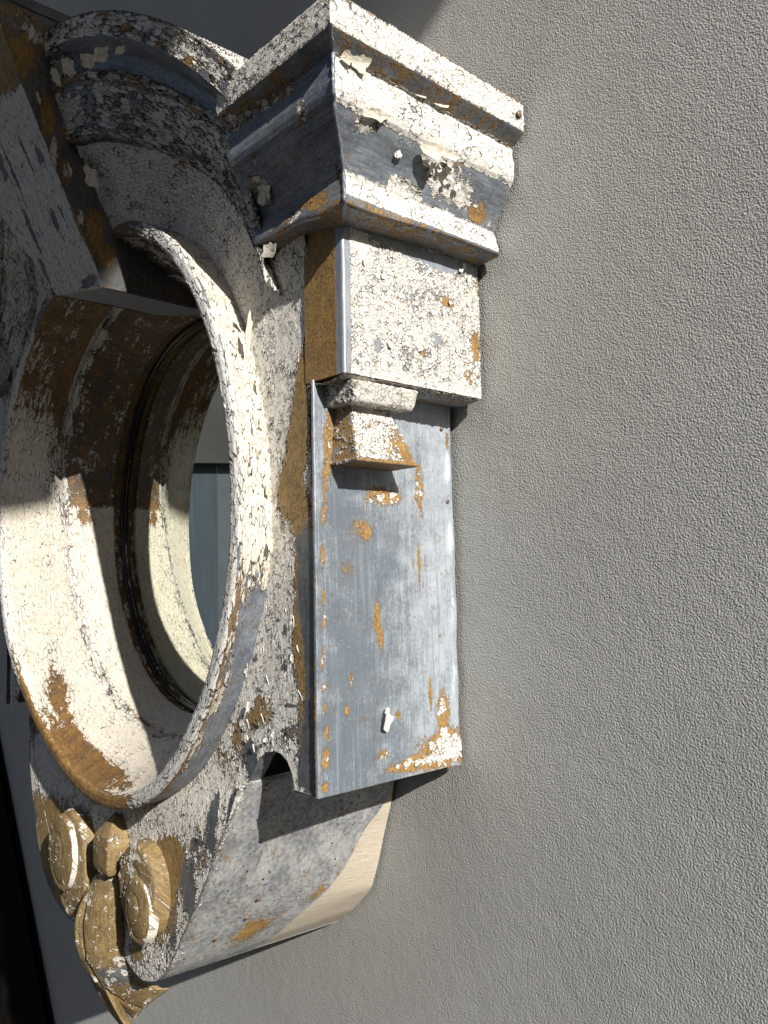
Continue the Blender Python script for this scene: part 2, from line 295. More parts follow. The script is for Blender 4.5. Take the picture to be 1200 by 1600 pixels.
def displace(m, nt, out, h, scale=1.0):
    d = nt.nodes.new('ShaderNodeDisplacement')
    d.inputs['Midlevel'].default_value = 0.0
    d.inputs['Scale'].default_value = scale
    nt.links.new(h.s, d.inputs['Height'])
    nt.links.new(d.outputs[0], out.inputs['Displacement'])
    m.displacement_method = 'BOTH'

# ------------------------------------------------------------------ peeling paint on zinc
def paint_mat(name, cell=0.006, stretch=(1.0, 1.0), crack=0.09, loose=0.30, hw=0.0011, lift=0.8,
              mustard=((0.37, 0.225, 0.072), (0.24, 0.135, 0.045)), zinc=((0.10, 0.115, 0.135), (0.30, 0.335, 0.375)),
              streak=(60, 7), white=(0.70, 0.69, 0.665), cream=(0.73, 0.66, 0.545), seed=0.0, big=26.0, metal=0.35, zinct=0.0, pits=False, tilt=1.1, grime=0.6, age=0.0):
    m, nt, out, p = new_mat(name)
    uvn = nt.nodes.new('ShaderNodeUVMap')
    uvn.uv_map = 'surface'
    uv = vscale(nt, uvn.outputs[0], (1, 1, 1), (seed, seed * 0.7, 0))
    W, M, T = attr(nt, 'white_cover'), attr(nt, 'ochre_cover'), attr(nt, 'cream_tint')
    # broad and ragged noise that decides where the paint still holds
    n1 = noise(nt, uv, big, 3.0, 0.6)
    n2 = noise(nt, uv, 130.0, 4.0, 0.62)
    n3 = noise(nt, uv, 620.0, 2.0, 0.6)
    nm = noise(nt, vscale(nt, uv, (1, 1, 1), (3.1, 1.7, 0)), 85.0, 5.0, 0.62)
    # crackle: jagged islands
    cuv = vscale(nt, uv, (stretch[0] / cell, stretch[1] / cell, 1))
    cuv = vadd_noise(nt, cuv, noise(nt, cuv, 1.3, 3.0, 0.65, color=True), 0.75)
    ve = S(nt, voro(nt, cuv, 1.0, 'DISTANCE_TO_EDGE').outputs['Distance'])
    vf = voro(nt, cuv, 1.0, 'F1')
    r1, r2, r3 = sep(nt, vf.outputs['Color'])
    # second, finer crackle
    cuv2 = vscale(nt, uv, (stretch[0] * 2.3 / cell, stretch[1] * 2.3 / cell, 1), (7.7, 2.2, 0))
    cuv2 = vadd_noise(nt, cuv2, noise(nt, cuv2, 1.1, 2.0, 0.6, color=True), 0.8)
    ve2 = S(nt, voro(nt, cuv2, 1.0, 'DISTANCE_TO_EDGE').outputs['Distance'])
    nh = noise(nt, vscale(nt, uv, (1, 1, 1), (1.9, 5.3, 0)), 290.0, 4.0, 0.68)
    wf = W + (n1 - 0.5) * 0.80 + (n2 - 0.5) * 0.70 + (nh - 0.5) * 0.50 + (r1 - 0.5) * loose + (n3 - 0.5) * 0.16
    hold = wf.ss(0.488, 0.512)
    firm = wf.ss(0.5, 1.05)                                   # deep inside the coat the cracks close up
    cw = (n2.ss(0.30, 0.72) * crack) * (1.55 - 1.15 * firm)
    nc = noise(nt, vscale(nt, uv, (stretch[0], stretch[1], 1), (5.0, 8.0, 0)), 150.0, 4.0, 0.65)
    open1 = (nc + (1.0 - firm) * 0.22).ss(0.50 - age, 0.64 - age)
    gap = 1.0 - (1.0 - ve.ss(cw * 0.35, cw + 0.02)) * open1
    cw2 = (n2.ss(0.42, 0.75) * crack * 0.9) * (1.4 - 1.15 * firm)
    open2 = (n1 * 0.4 + (1.0 - nc) * 0.7 + (1.0 - firm) * 0.15).ss(0.60 - age * 0.6, 0.72 - age * 0.6)
    gap2 = 1.0 - (1.0 - ve2.ss(cw2 * 0.3, cw2 + 0.03)) * open2
    coat = hold * gap * gap2.max(0.0)
    mf = M + (n1 - 0.5) * 0.5 + (nm - 0.5) * 0.75 + (nh - 0.5) * 0.95 + (n3 - 0.5) * 0.3
    under = mf.ss(0.485, 0.515)
    # zinc with rolling streaks, bloom and scratches
    st = noise(nt, vscale(nt, uv, (streak[0], streak[1], 1)), 8.0, 4.0, 0.6)
    bl = noise(nt, uv, 45.0, 4.0, 0.6)
    bloom = noise(nt, vscale(nt, uv, (1, 1, 1), (9.0, 4.0, 0)), 300.0, 3.0, 0.7)
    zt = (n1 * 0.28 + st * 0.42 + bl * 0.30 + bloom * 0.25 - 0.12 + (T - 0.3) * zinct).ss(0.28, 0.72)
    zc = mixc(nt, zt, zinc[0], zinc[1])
    runs = noise(nt, vscale(nt, uv, (streak[0] * 0.45, streak[1] * 0.30, 1), (3.3, 0.4, 0)), 4.0, 5.0, 0.62)
    zc = mixc(nt, runs.ss(0.54, 0.72) * 0.32, zc, tuple(c * 0.62 for c in zinc[0]))
    zc = mixc(nt, runs.ss(0.46, 0.28) * 0.20, zc, tuple(min(1.0, c * 1.2) for c in zinc[1]))
    zc = mixc(nt, bloom.ss(0.60, 0.80) * 0.45, zc, (0.55, 0.56, 0.55))
    zc = mixc(nt, nm.ss(0.60, 0.78) * 0.35, zc, (0.16, 0.11, 0.06))
    zc = mixc(nt, mf.ss(0.22, 0.50) * 0.34, zc, tuple(c * 0.9 for c in mustard[1]))
    mc = mixc(nt, (bl * 0.5 + st * 0.5).ss(0.36, 0.66), mustard[0], mustard[1])
    mc = mixc(nt, n3.ss(0.52, 0.8) * 0.6, mc, (0.10, 0.055, 0.02))
    mc = mixc(nt, (1.0 - gap) * 0.55, mc, (0.07, 0.045, 0.02))
    mc = mixc(nt, bloom.ss(0.55, 0.75) * 0.5, mc, tuple(min(1.0, c * 1.5 + 0.04) for c in mustard[0]))
    base = mixc(nt, under, zc, mc)
    # white coat: cool to cream, weathered stains, dirt kept in the cracks
    wc = mixc(nt, (T + (n1 - 0.5) * 0.6).clamp(), white, cream)
    wc = mixc(nt, (n2 * 0.6 + bl * 0.55).ss(0.56, 0.80) * 0.42, wc, (0.42, 0.355, 0.26))
    wc = mixc(nt, (r2 * 0.22), wc, (0.56, 0.54, 0.50))
    wc = mixc(nt, bloom.ss(0.62, 0.80) * 0.35, wc, (0.33, 0.29, 0.23))
    dirt = (1.0 - gap * gap2) * hold
    base = mixc(nt, dirt * grime, base, (0.12 - 0.07 * (grime > 0.7), 0.098 - 0.06 * (grime > 0.7), 0.072 - 0.045 * (grime > 0.7)))
    col = mixc(nt, coat, base, wc)
    pit = noise(nt, vscale(nt, uv, (1, 1, 1), (2.2, 6.1, 0)), 210.0, 1.0, 0.5).ss(0.755, 0.775) if pits else None
    if pits:
        col = mixc(nt, pit, col, (0.02, 0.02, 0.02))
    setin(nt, p, 'Base Color', col)
    setin(nt, p, 'Roughness', (0.46 + under * 0.12 + (bl - 0.5) * 0.3).max(coat * 0.72))
    setin(nt, p, 'Metallic', (1.0 - under.max(coat)) * metal)
    p.inputs['Specular IOR Level'].default_value = 0.38
    # relief in metres: ochre under white, loose flakes tilt and curl at their rims
    sb = nt.nodes.new('ShaderNodeVectorMath')
    sb.operation = 'SUBTRACT'
    nt.links.new(cuv, sb.inputs[0])
    nt.links.new(vf.outputs['Position'], sb.inputs[1])
    sx = nt.nodes.new('ShaderNodeSeparateXYZ')
    nt.links.new(sb.outputs[0], sx.inputs[0])
    dx, dy = S(nt, sx.outputs[0]), S(nt, sx.outputs[1])
    tip = (dx * (r2 - 0.5) + dy * (r3 - 0.5)) * (1.2 - firm) * tilt
    curl = (0.45 - ve).ss(0.0, 0.45) * (1.15 - firm) * lift * r3
    hgt = under * (0.00034 + (nm - 0.5) * 0.0005 - (1.0 - gap) * 0.0001) + coat * hw * (0.65 + curl + tip + (r2 - 0.5) * 0.5 + (n2 - 0.5) * 0.5)
    hgt = hgt + (n3 - 0.5) * 0.00022 * (under.max(coat)) + (bl - 0.5) * 0.0004 + (bloom - 0.5) * 0.00006
    displace(m, nt, out, hgt)
    return m

M_SIDE = paint_mat('peeling_paint_side', cell=0.0055, crack=0.11, loose=0.55, seed=1.3, zinct=0.75, streak=(120, 5), zinc=((0.17, 0.20, 0.235), (0.50, 0.545, 0.59)))
M_BLOCK = paint_mat('peeling_paint_block', grime=0.85, age=0.02, cell=0.0042, crack=0.13, loose=0.42, seed=2.9, hw=0.0012, zinc=((0.24, 0.265, 0.295), (0.36, 0.39, 0.43)))
M_CORN = paint_mat('peeling_paint_cornice', grime=0.8, age=0.03, cell=0.0065, stretch=(0.75, 1.1), crack=0.10, loose=0.5, seed=4.1, streak=(7, 70), hw=0.0015, lift=1.0)
M_ARCH = paint_mat('peeling_paint_arch', grime=0.9, age=0.06, cell=0.0062, stretch=(0.45, 1.25), crack=0.15, loose=0.7, seed=5.7, streak=(9, 60), hw=0.0021, lift=1.5)
M_FRONT = paint_mat('peeling_paint_front', grime=0.9, age=0.06, cell=0.0055, stretch=(1.3, 0.55), crack=0.12, loose=0.42, seed=6.3, zinc=((0.085, 0.095, 0.11), (0.21, 0.225, 0.24)),
                    mustard=((0.36, 0.24, 0.09), (0.25, 0.16, 0.062)), white=(0.79, 0.77, 0.725), cream=(0.80, 0.73, 0.62), hw=0.0013)
M_RING = paint_mat('peeling_paint_ring', cell=0.0075, stretch=(0.42, 1.5), crack=0.10, loose=0.3, seed=7.9, zinc=((0.06, 0.058, 0.055), (0.15, 0.145, 0.14)), mustard=((0.25, 0.135, 0.042), (0.10, 0.058, 0.028)))
M_RIM = paint_mat('peeling_paint_rim', grime=0.85, age=0.04, cell=0.0060, stretch=(0.40, 1.6), crack=0.22, loose=0.5, seed=8.3, streak=(9, 40), mustard=((0.33, 0.19, 0.062), (0.17, 0.095, 0.036)), zinc=((0.12, 0.14, 0.17), (0.30, 0.335, 0.38)))
M_KEY = paint_mat('peeling_paint_keystone', grime=0.85, age=0.05, cell=0.009, stretch=(1.4, 0.5), crack=0.10, loose=0.35, seed=9.2, zinc=((0.07, 0.08, 0.095), (0.17, 0.185, 0.2)))
M_PANEL = paint_mat('mottled_zinc', cell=0.005, loose=0.4, seed=11.4, streak=(25, 25), zinc=((0.17, 0.185, 0.21), (0.56, 0.555, 0.53)), big=38.0, metal=0.3, pits=True)
M_GILT = paint_mat('worn_ochre_paint', cell=0.007, crack=0.04, loose=0.5, seed=13.8, mustard=((0.33, 0.235, 0.105), (0.17, 0.115, 0.052)), zinc=((0.10, 0.11, 0.12), (0.30, 0.32, 0.35)), big=60.0)

# ------------------------------------------------------------------ geometry helpers
def blobs_at(key, a, b):
    dw = np.zeros_like(a)
    dm = np.zeros_like(a)
    for (ca, cb, ra, rb, w_, m_) in BLOBS[key]:
        g = np.exp(-(((a - ca) / ra) ** 2 + ((b - cb) / rb) ** 2) ** 1.5)
        dw += w_ * g
        dm += m_ * g
    return dw, dm

def lownoise(x, y, s, k):
    r = np.random.default_rng(k)
    o = np.zeros_like(x)
    for i in range(5):
        f = s * (0.6 + 0.5 * i)
        t, ph = r.uniform(0, 6.28, 2)
        o += np.sin(f * (x * math.cos(t) + y * math.sin(t)) + ph) / (1 + 0.6 * i)
    return o / 2.5

class Build:
    """gathers sheets of quads into one mesh object"""
    def __init__(self):
        self.V, self.F, self.UV, self.A, self.n = [], [], [], [], 0
    def raw(self, V, F, UV, W=0.0, M=0.0, T=0.3):
        V = np.asarray(V, float)
        k = len(V)
        ones = np.ones(k)
        self.V.append(V)
        self.F.append(np.asarray(F, int) + self.n)
        self.UV.append(np.asarray(UV, float))
        self.A.append(np.stack([W * ones, M * ones, T * ones], 1))
        self.n += k
    def sheet(self, P, U, V, W=0.0, M=0.0, T=0.3, flip=False):
        nu, nv = P.shape[:2]
        i = np.arange(nu * nv).reshape(nu, nv)
        q = np.stack([i[:-1, :-1], i[1:, :-1], i[1:, 1:], i[:-1, 1:]], -1).reshape(-1, 4)
        if flip:
            q = q[:, ::-1]
        f = lambda x: x.ravel() if isinstance(x, np.ndarray) else x
        self.raw(P.reshape(-1, 3), q, np.stack([U.ravel(), V.ravel()], 1), f(W), f(M), f(T))
    def done(self, name, mat, parent, smooth=True):
        V = np.concatenate(self.V)
        F = np.concatenate(self.F)
        UV = np.concatenate(self.UV)
        A = np.concatenate(self.A)
        me = bpy.data.meshes.new(name)
        me.vertices.add(len(V))
        me.vertices.foreach_set('co', V.astype(np.float32).ravel())
        me.loops.add(F.size)
        me.loops.foreach_set('vertex_index', F.astype(np.int32).ravel())
        me.polygons.add(len(F))
        me.polygons.foreach_set('loop_start', np.arange(0, F.size, F.shape[1], dtype=np.int32))
        me.polygons.foreach_set('loop_total', np.full(len(F), F.shape[1], np.int32))
        me.polygons.foreach_set('use_smooth', np.full(len(F), smooth))
        uvl = me.uv_layers.new(name='surface')
        uvl.data.foreach_set('uv', UV[F.ravel()].astype(np.float32).ravel())
        for j, an in enumerate(('white_cover', 'ochre_cover', 'cream_tint')):
            at = me.attributes.new(an, 'FLOAT', 'POINT')
            at.data.foreach_set('value', A[:, j].astype(np.float32))
        me.update()
        me.validate()
        me.materials.append(mat)
        o = bpy.data.objects.new(name, me)
        COL.objects.link(o)
        o.parent = parent
        return o

def resample(pts, h):
    """polyline -> evenly dense polyline that keeps its corners; returns points and arc length"""
    pts = np.asarray(pts, float)
    out = [pts[0]]
    for a, b in zip(pts[:-1], pts[1:]):
        n = max(1, int(math.ceil(np.linalg.norm(b - a) / h)))
        out += [a + (b - a) * (k / n) for k in range(1, n + 1)]
    out = np.array(out)
    L = np.concatenate([[0], np.cumsum(np.linalg.norm(np.diff(out, axis=0), axis=1))])
    return out, L

def smooth_path(pts, n):
    """Catmull-Rom through the points"""
    p = np.asarray(pts, float)
    p = np.vstack([2 * p[0] - p[1], p, 2 * p[-1] - p[-2]])
    out = []
    m = len(p) - 3
    for t in np.linspace(0, m - 1e-9, n):
        i = int(t)
        u = t - i
        a, b, c, d = p[i:i + 4]
        out.append(0.5 * (2 * b + (c - a) * u + (2 * a - 5 * b + 4 * c - d) * u * u + (3 * b - a - 3 * c + d) * u ** 3))
    return np.array(out)

def poly_inside(x, y, poly):
    ins = np.zeros(x.shape, bool)
    n = len(poly)
    for i in range(n):
        x1, y1 = poly[i]
        x2, y2 = poly[(i + 1) % n]
        if y1 == y2:
            continue
        c = ((y1 > y) != (y2 > y)) & (x < (x2 - x1) * (y - y1) / (y2 - y1) + x1)
        ins ^= c
    return ins

def snap_to(x, y, poly, lim):
    bx, by, bd = x.copy(), y.copy(), np.full(x.shape, 1e9)
    n = len(poly)
    for i in range(n):
        a = np.array(poly[i])
        d = np.array(poly[(i + 1) % n]) - a
        L = d @ d
        if L < 1e-12:
            continue
        t = np.clip(((x - a[0]) * d[0] + (y - a[1]) * d[1]) / L, 0, 1)
        px, py = a[0] + t * d[0], a[1] + t * d[1]
        dd = np.hypot(px - x, py - y)
        k = dd < bd
        bx[k], by[k], bd[k] = px[k], py[k], dd[k]
    k = bd < lim
    x[k], y[k] = bx[k], by[k]
    return x, y

def sstep(x, a, b):
    t = np.clip((x - a) / (b - a), 0, 1)
    return t * t * (3 - 2 * t)

def root(name, label, cat, loc=(0, 0, 0), group=None):
    o = bpy.data.objects.new(name, None)
    o.empty_display_size = 0.1
    COL.objects.link(o)
    o.location = loc
    o['label'] = label
    o['category'] = cat
    if group:
        o['group'] = group
    return o

# ------------------------------------------------------------------ stucco wall, ground, what stands opposite
def stucco_mat():
    m, nt, out, p = new_mat('grey_stucco')
    tc = nt.nodes.new('ShaderNodeTexCoord')
    v = tc.outputs['Object']
    a = noise(nt, v, 600.0, 1.5, 0.5, dims='3D', dist=0.25)
    b = noise(nt, v, 900.0, 2.0, 0.5, dims='3D')
    c = noise(nt, v, 6.0, 3.0, 0.6, dims='3D')
    d = noise(nt, v, 60.0, 2.0, 0.5, dims='3D')
    col = mixc(nt, c.ss(0.3, 0.7), (0.415, 0.411, 0.388), (0.45, 0.446, 0.42))
    col = mixc(nt, b.ss(0.45, 0.75) * 0.25, col, (0.33, 0.32, 0.30))
    setin(nt, p, 'Base Color', col)
    p.inputs['Roughness'].default_value = 0.85
    p.inputs['Specular IOR Level'].default_value = 0.2
    h = a.ss(0.20, 0.80) * 0.0006 + b * 0.00012 + d * 0.0008
    displace(m, nt, out, h)
    return m

def box_mesh(bm, x0, x1, y0, y1, z0, z1, bevel=0.0):
    vs = [bm.verts.new((x, y, z)) for x in (x0, x1) for y in (y0, y1) for z in (z0, z1)]
    for q in ((0, 1, 3, 2), (4, 6, 7, 5), (0, 4, 5, 1), (2, 3, 7, 6), (0, 2, 6, 4), (1, 5, 7, 3)):
        bm.faces.new([vs[i] for i in q])

def link_bm(name, bm, mat, parent=None, smooth=False):
    bmesh.ops.recalc_face_normals(bm, faces=bm.faces)
    me = bpy.data.meshes.new(name)
    bm.to_mesh(me)
    bm.free()
    me.materials.append(mat)
    if smooth:
        me.polygons.foreach_set('use_smooth', [True] * len(me.polygons))
    o = bpy.data.objects.new(name, me)
    COL.objects.link(o)
    o.parent = parent
    return o

def plain_mat(name, col, rough=0.6, var=0.25, scale=8.0, metal=0.0, bump=0.0, stretch=(1, 1, 1), spec=0.5):
    m, nt, out, p = new_mat(name)
    tc = nt.nodes.new('ShaderNodeTexCoord')
    v = vscale(nt, tc.outputs['Object'], stretch)
    a = noise(nt, v, scale, 5.0, 0.6, dims='3D')
    dk = tuple(c * (1 - var) for c in col)
    lt = tuple(min(1, c * (1 + var)) for c in col)
    setin(nt, p, 'Base Color', mixc(nt, a.ss(0.3, 0.7), dk, lt))
    setin(nt, p, 'Roughness', a * 0.2 + (rough - 0.1))
    p.inputs['Metallic'].default_value = metal
    p.inputs['Specular IOR Level'].default_value = spec
    if bump:
        b = nt.nodes.new('ShaderNodeBump')
        b.inputs['Strength'].default_value = 1.0
        b.inputs['Distance'].default_value = bump
        nt.links.new(a.s, b.inputs['Height'])
        nt.links.new(b.outputs[0], p.inputs['Normal'])
    return m

M_STUCCO = stucco_mat()
def build_wall():
    # a finely divided sheet where the camera looks, the rest of the wall around it
    bm = bmesh.new()
    x0, x1, z0, z1 = -6.0, 7.0, 0.0, 4.2
    box_mesh(bm, x0, x1, 0.002, 0.25, z0, z1)
    o = link_bm('wall', bm, M_STUCCO)
    o['kind'] = 'structure'
build_wall()

bm = bmesh.new()
box_mesh(bm, -60, 60, -60, 60, -0.2, 0.0)
g = link_bm('ground', bm, plain_mat('pale_paving', (0.15, 0.142, 0.128), 0.85, 0.15, 3.0))
g['kind'] = 'structure'

# added unseen dark blocker: cuts low sky light, left low where sunlight passes
bm = bmesh.new()
box_mesh(bm, 6.4, 6.6, -9.0, -2.55, 0.0, 5.6)
box_mesh(bm, 6.42, 6.58, -2.549, -0.901, 0.0, 3.4)
box_mesh(bm, 6.4, 6.6, -0.90, 0.0, 0.0, 5.6)
g = link_bm('sky_blocker', bm, plain_mat('blocker_charcoal', (0.05, 0.05, 0.05), 0.85, 0.2, 4.0))
g['kind'] = 'structure'

# unseen added panel, outline shaped to shade the mirror top and block sky
def build_shade_panel():
    h = unit(np.cross([0, 0, 1], SUN))
    v = np.cross(SUN, h)
    D = 3.2
    out = SHADE_OUTLINE
    bm = bmesh.new()
    lo = [bm.verts.new(tuple(h * a + v * b + SUN * D + np.array([0, 0, HANG]))) for a, b in out]
    hi = [bm.verts.new(tuple(h * a + v * b + SUN * (D + 0.06) + np.array([0, 0, HANG]))) for a, b in out]
    bm.faces.new(lo)
    bm.faces.new(hi[::-1])
    n = len(out)
    for i in range(n):
        bm.faces.new((lo[i], lo[(i + 1) % n], hi[(i + 1) % n], hi[i]))
    o = link_bm('shade_panel', bm, plain_mat('shade_panel_dark', (0.09, 0.08, 0.07), 0.8, 0.3, 20))
    o['kind'] = 'structure'
SHADE_OUTLINE = [(-1.8, 0.139), (-0.30, 0.138), (-0.212, 0.139), (-0.202, 0.186), (-0.185, 0.205), (-0.14, 0.276), (0.088, 0.281), (0.12, 0.30), (0.62, 0.575), (2.0, 1.40), (2.0, 2.8), (-1.8, 2.8)]
build_shade_panel()
# ------------------------------------------------------------------ the mirror in its zinc window surround
# local frame: x right, y into the wall (wall face at 0), z up, origin at the centre of the oval
MIR = root('oval_window_mirror', 'oval mirror in a zinc dormer window surround with peeling white paint on the wall',
           'mirror', (0, 0, HANG))
H = 0.0011                                                   # spacing of the dense meshes near the camera
LEAN = 0.35

def leanoff(z):
    return -LEAN * np.maximum(0.0, z - 0.345)

def plan_sheet(b, path, z0, z1, key, W, M, T, h=H, dent=0.0006, zs=None, seed=1, face='side'):
    """a sheet bent round a plan path (x, y) and extruded in z"""
    pl, L = resample(path, h)
    zz = np.linspace(z0, z1, max(2, int((z1 - z0) / h)))
    X = np.repeat(pl[:, 0][:, None], len(zz), 1)
    Y = np.repeat(pl[:, 1][:, None], len(zz), 1)
    Z = np.repeat(zz[None, :], len(pl), 0)
    U = np.repeat(L[:, None], len(zz), 1)
    dn = lownoise(U, Z, 28, seed) * dent
    onside = sstep(L, 0, 1)[:, None]
    P = np.stack([X + dn, Y, Z], -1)
    return P, U, Z, X, Y

# --- pilaster on the right: a sheet wrapped round the front edge and running back to the wall
b = Build()
P, U, Z, X, Y = plan_sheet(b, [(0.3952, -0.1826), (0.3974, -0.1824), (0.398, -0.1816), (0.398, -0.0045)], -0.2745, 0.089, 'pilaster', 0, 0, 0, seed=3, dent=0.0013)
dw, dm = blobs_at('pilaster', Y, Z)
W = -0.06 + dw
M = 0.15 + dm
edge = np.exp(-((Y + 0.008) / 0.004) ** 2)
P[..., 0] += edge * 0.0015 * (1 + np.sin(Z * 90))
W = np.where(X < 0.3972, -0.2, W)
M = np.where(X < 0.3972, 0.45, M)
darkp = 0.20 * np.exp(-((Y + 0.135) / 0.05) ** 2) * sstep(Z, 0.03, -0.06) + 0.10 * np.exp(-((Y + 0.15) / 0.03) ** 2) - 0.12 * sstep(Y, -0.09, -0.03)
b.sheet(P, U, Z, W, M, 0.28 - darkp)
# bottom return
pl, L = resample([(0.396, -0.1815), (0.396, -0.0045)], 0.003)
pw = np.linspace(0, 1, 14)
P = np.stack([np.repeat((0.398 - 0.04 * pw)[None, :], len(pl), 0), np.repeat(pl[:, 1][:, None], 14, 1), np.full((len(pl), 14), -0.2735)], -1)
b.sheet(P, np.repeat(L[:, None], 14, 1), np.repeat(pw[None] * 0.04, len(pl), 0), 0.0, 0.2, 0.2, flip=True)
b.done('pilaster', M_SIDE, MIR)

# --- block above the pilaster
b = Build()
P, U, Z, X, Y = plan_sheet(b, [(0.386, -0.1805), (0.4385, -0.1805), (0.44, -0.179), (0.44, -0.0042)], 0.0876, 0.232, 'block', 0, 0, 0, seed=5, dent=0.0006)
dw, dm = blobs_at('block', Y, Z)
on = (Y > -0.1785)
W = np.where(on, 0.78 + dw, -0.25)
M = np.where(on, 0.50 + dm, 0.86 - 1.6 * sstep(X, 0.429, 0.433))
M = np.where(on & (Y < -0.172), M - 0.7, M)
W = np.where(on & (Y < -0.173), W - 0.6, W)
low = sstep(Z, 0.100, 0.092)
W = W + np.where(on, low * 0.3, 0)
P[..., 0] += np.where(on, 0.0025 * np.sin((Y + 0.18) / 0.18 * 3.14) * np.sin((Z - 0.088) / 0.14 * 3.14), 0)
b.sheet(P, U, Z, W, M, 0.25)
yy = np.linspace(-0.1805, -0.0042, 150)
t = np.linspace(0, 1, 38)
P = np.stack([np.repeat((0.44 - 0.043 * t)[None], 150, 0), np.repeat(yy[:, None], 38, 1), np.repeat((0.0876 - 0.003 * np.sin(t * 3.14) - 0.001 * t)[None], 150, 0)], -1)
edge = sstep(t, 0.35, 0.0)[None]
b.sheet(P, np.repeat(yy[:, None], 38, 1), np.repeat(t[None] * 0.043, 150, 0), 0.15 + 0.45 * edge + 0.5 * np.exp(-((yy + 0.165) / 0.018) ** 2)[:, None], 0.45, 0.5, flip=True)
yy2 = np.linspace(0.386, 0.44, 48)
P = np.stack([np.repeat(yy2[:, None], 6, 1), np.repeat(np.linspace(-0.1805, -0.172, 6)[None], 48, 0), np.full((48, 6), 0.0876)], -1)
b.sheet(P, np.repeat(yy2[:, None], 6, 1), np.repeat(np.linspace(0, .008, 6)[None], 48, 0), 0.0, 0.6, 0.4)
b.done('block', M_BLOCK, MIR)

# --- cornice: one moulded profile mitred round the corner
CPROF = [(-0.002, 0.2262), (0.002, 0.2225), (0.026, 0.2245), (0.0295, 0.2262), (0.030, 0.2290), (0.029, 0.234), (0.0255, 0.2465), (0.0240, 0.2505),
         (0.0270, 0.258), (0.034, 0.2705), (0.0425, 0.2815), (0.0450, 0.2860), (0.0462, 0.2885), (0.0495, 0.292), (0.0515, 0.2975), (0.0520, 0.3030),
         (0.0515, 0.309), (0.0502, 0.318), (0.0498, 0.3262), (0.0520, 0.3278), (0.0610, 0.3335), (0.0642, 0.3358), (0.0652, 0.3385), (0.0655, 0.3500), (0.0652, 0.3640),
         (0.0635, 0.3662), (0.050, 0.3685), (-0.04, 0.3725)]
pk, pkL = resample(CPROF, 0.00105)
k, z = pk[:, 0], pk[:, 1]
n1, n2 = 130, 215
b = Build()
s1 = np.linspace(0, 1, n1)[:, None]
fx0, fy0 = 0.338, -0.178
XF = fx0 + (0.44 + k[None] - fx0) * s1
kf = k * np.where(z < 0.262, 0.6, 1.0) if False else k * (0.80 + 0.20 * sstep(z, 0.245, 0.285))
YF = (fy0 - kf[None]) * np.ones_like(s1)
s2 = np.linspace(0, 1, n2)[1:, None]
XS = (0.44 + k[None]) * np.ones_like(s2)
YS = (fy0 - kf[None]) * (1 - s2) + (-0.0035) * s2
X, Y = np.vstack([XF, XS]), np.vstack([YF, YS])
Z = np.repeat(z[None], len(X), 0) - 0.006 * sstep(np.abs(Y + 0.18), 0.12, 0.0) * sstep(z, 0.275, 0.235)[None] * sstep(X, 0.40, 0.44)
U = np.vstack([XF - fx0, (0.50 - fx0) + (YS - fy0 + 0.06)])
V = np.repeat(pkL[None], len(X), 0)
isS = np.zeros_like(X, bool)
isS[n1:] = True
zone = lambda a, c: sstep(Z, a - 0.0012, a + 0.0012) * sstep(Z, c + 0.0012, c - 0.0012)
fas, tor, fri, lowm = zone(0.3362, 0.40), zone(0.289, 0.327), zone(0.251, 0.289), zone(0.2282, 0.251)
sof = zone(0.3265, 0.336)
dw, dm = blobs_at('cornice', Y, Z)
W = np.where(isS, fas * 0.96 + tor * 0.98 + fri * 0.20 + lowm * 1.0 + sof * 0.1, fas * 0.95 + tor * 0.02 + fri * 0.03 + lowm * 0.12 + sof * 0.02)
M = np.where(isS, fas * 0.58 + tor * 0.6 + fri * 0.2 + lowm * 0.6 + sof * 0.42, fas * 0.62 + tor * 0.22 + fri * 0.16 + lowm * 0.35 + sof * 0.35)
W, M = W + np.where(isS, dw * (fri + 0.6 * fas), 0), M + np.where(isS, dm, 0)
dw, dm = blobs_at('cornice_front', X, Z)
W, M = W + np.where(isS, 0, dw * (1 - fas)), M + np.where(isS, 0, dm * (1 - fas))
und = sstep(Z, 0.2282, 0.2262)
W = np.where(und > 0.5, 0.10, W)
M = np.where(und > 0.5, 0.45, M)
W = W - 0.5 * np.where(isS, sstep(Z, 0.3625, 0.3665), 0)
corner = np.exp(-((U - (0.44 - fx0) - V * 0) / 0.5) ** 2)
X = X + lownoise(Y, Z, 35, 8) * 0.0006
P = np.stack([X, Y, Z], -1)
b.sheet(P, U, V, W, M, np.where(isS, 0.25, 0.35), flip=True)
b.done('cornice', M_CORN, MIR)

# lumpy solder run up the mitre of the cornice
sel = (pkL > 0.012) & (pkL < pkL[np.argmin(np.abs(z - 0.3365) + np.abs(k - 0.064))])
q = np.stack([0.44 + k, fy0 - kf, z - 0.006 * sstep(z, 0.275, 0.235)], 1)[sel]
qa = np.linspace(0, 2 * math.pi, 13)[None]
qs = np.linspace(0, 1, len(q))[:, None]
qr = 0.0016 + 0.0012 * np.maximum(0, lownoise(qs, qs * 0, 22, 77)) + 0.0003 * np.sin(qs * 90)
nd = unit((0.7, -0.7, 0.0))
P = q[:, None] + (qr * np.cos(qa))[..., None] * nd + (qr * np.sin(qa))[..., None] * unit((0.7, 0.7, 0.1))
b = Build()
b.sheet(P, qs * 0.15 + 0 * qa, qa * 0.003 + 0 * qs, 0.22 + 0 * P[..., 0], 0.25, 0.1)
b.done('solder_seam', M_SIDE, MIR)
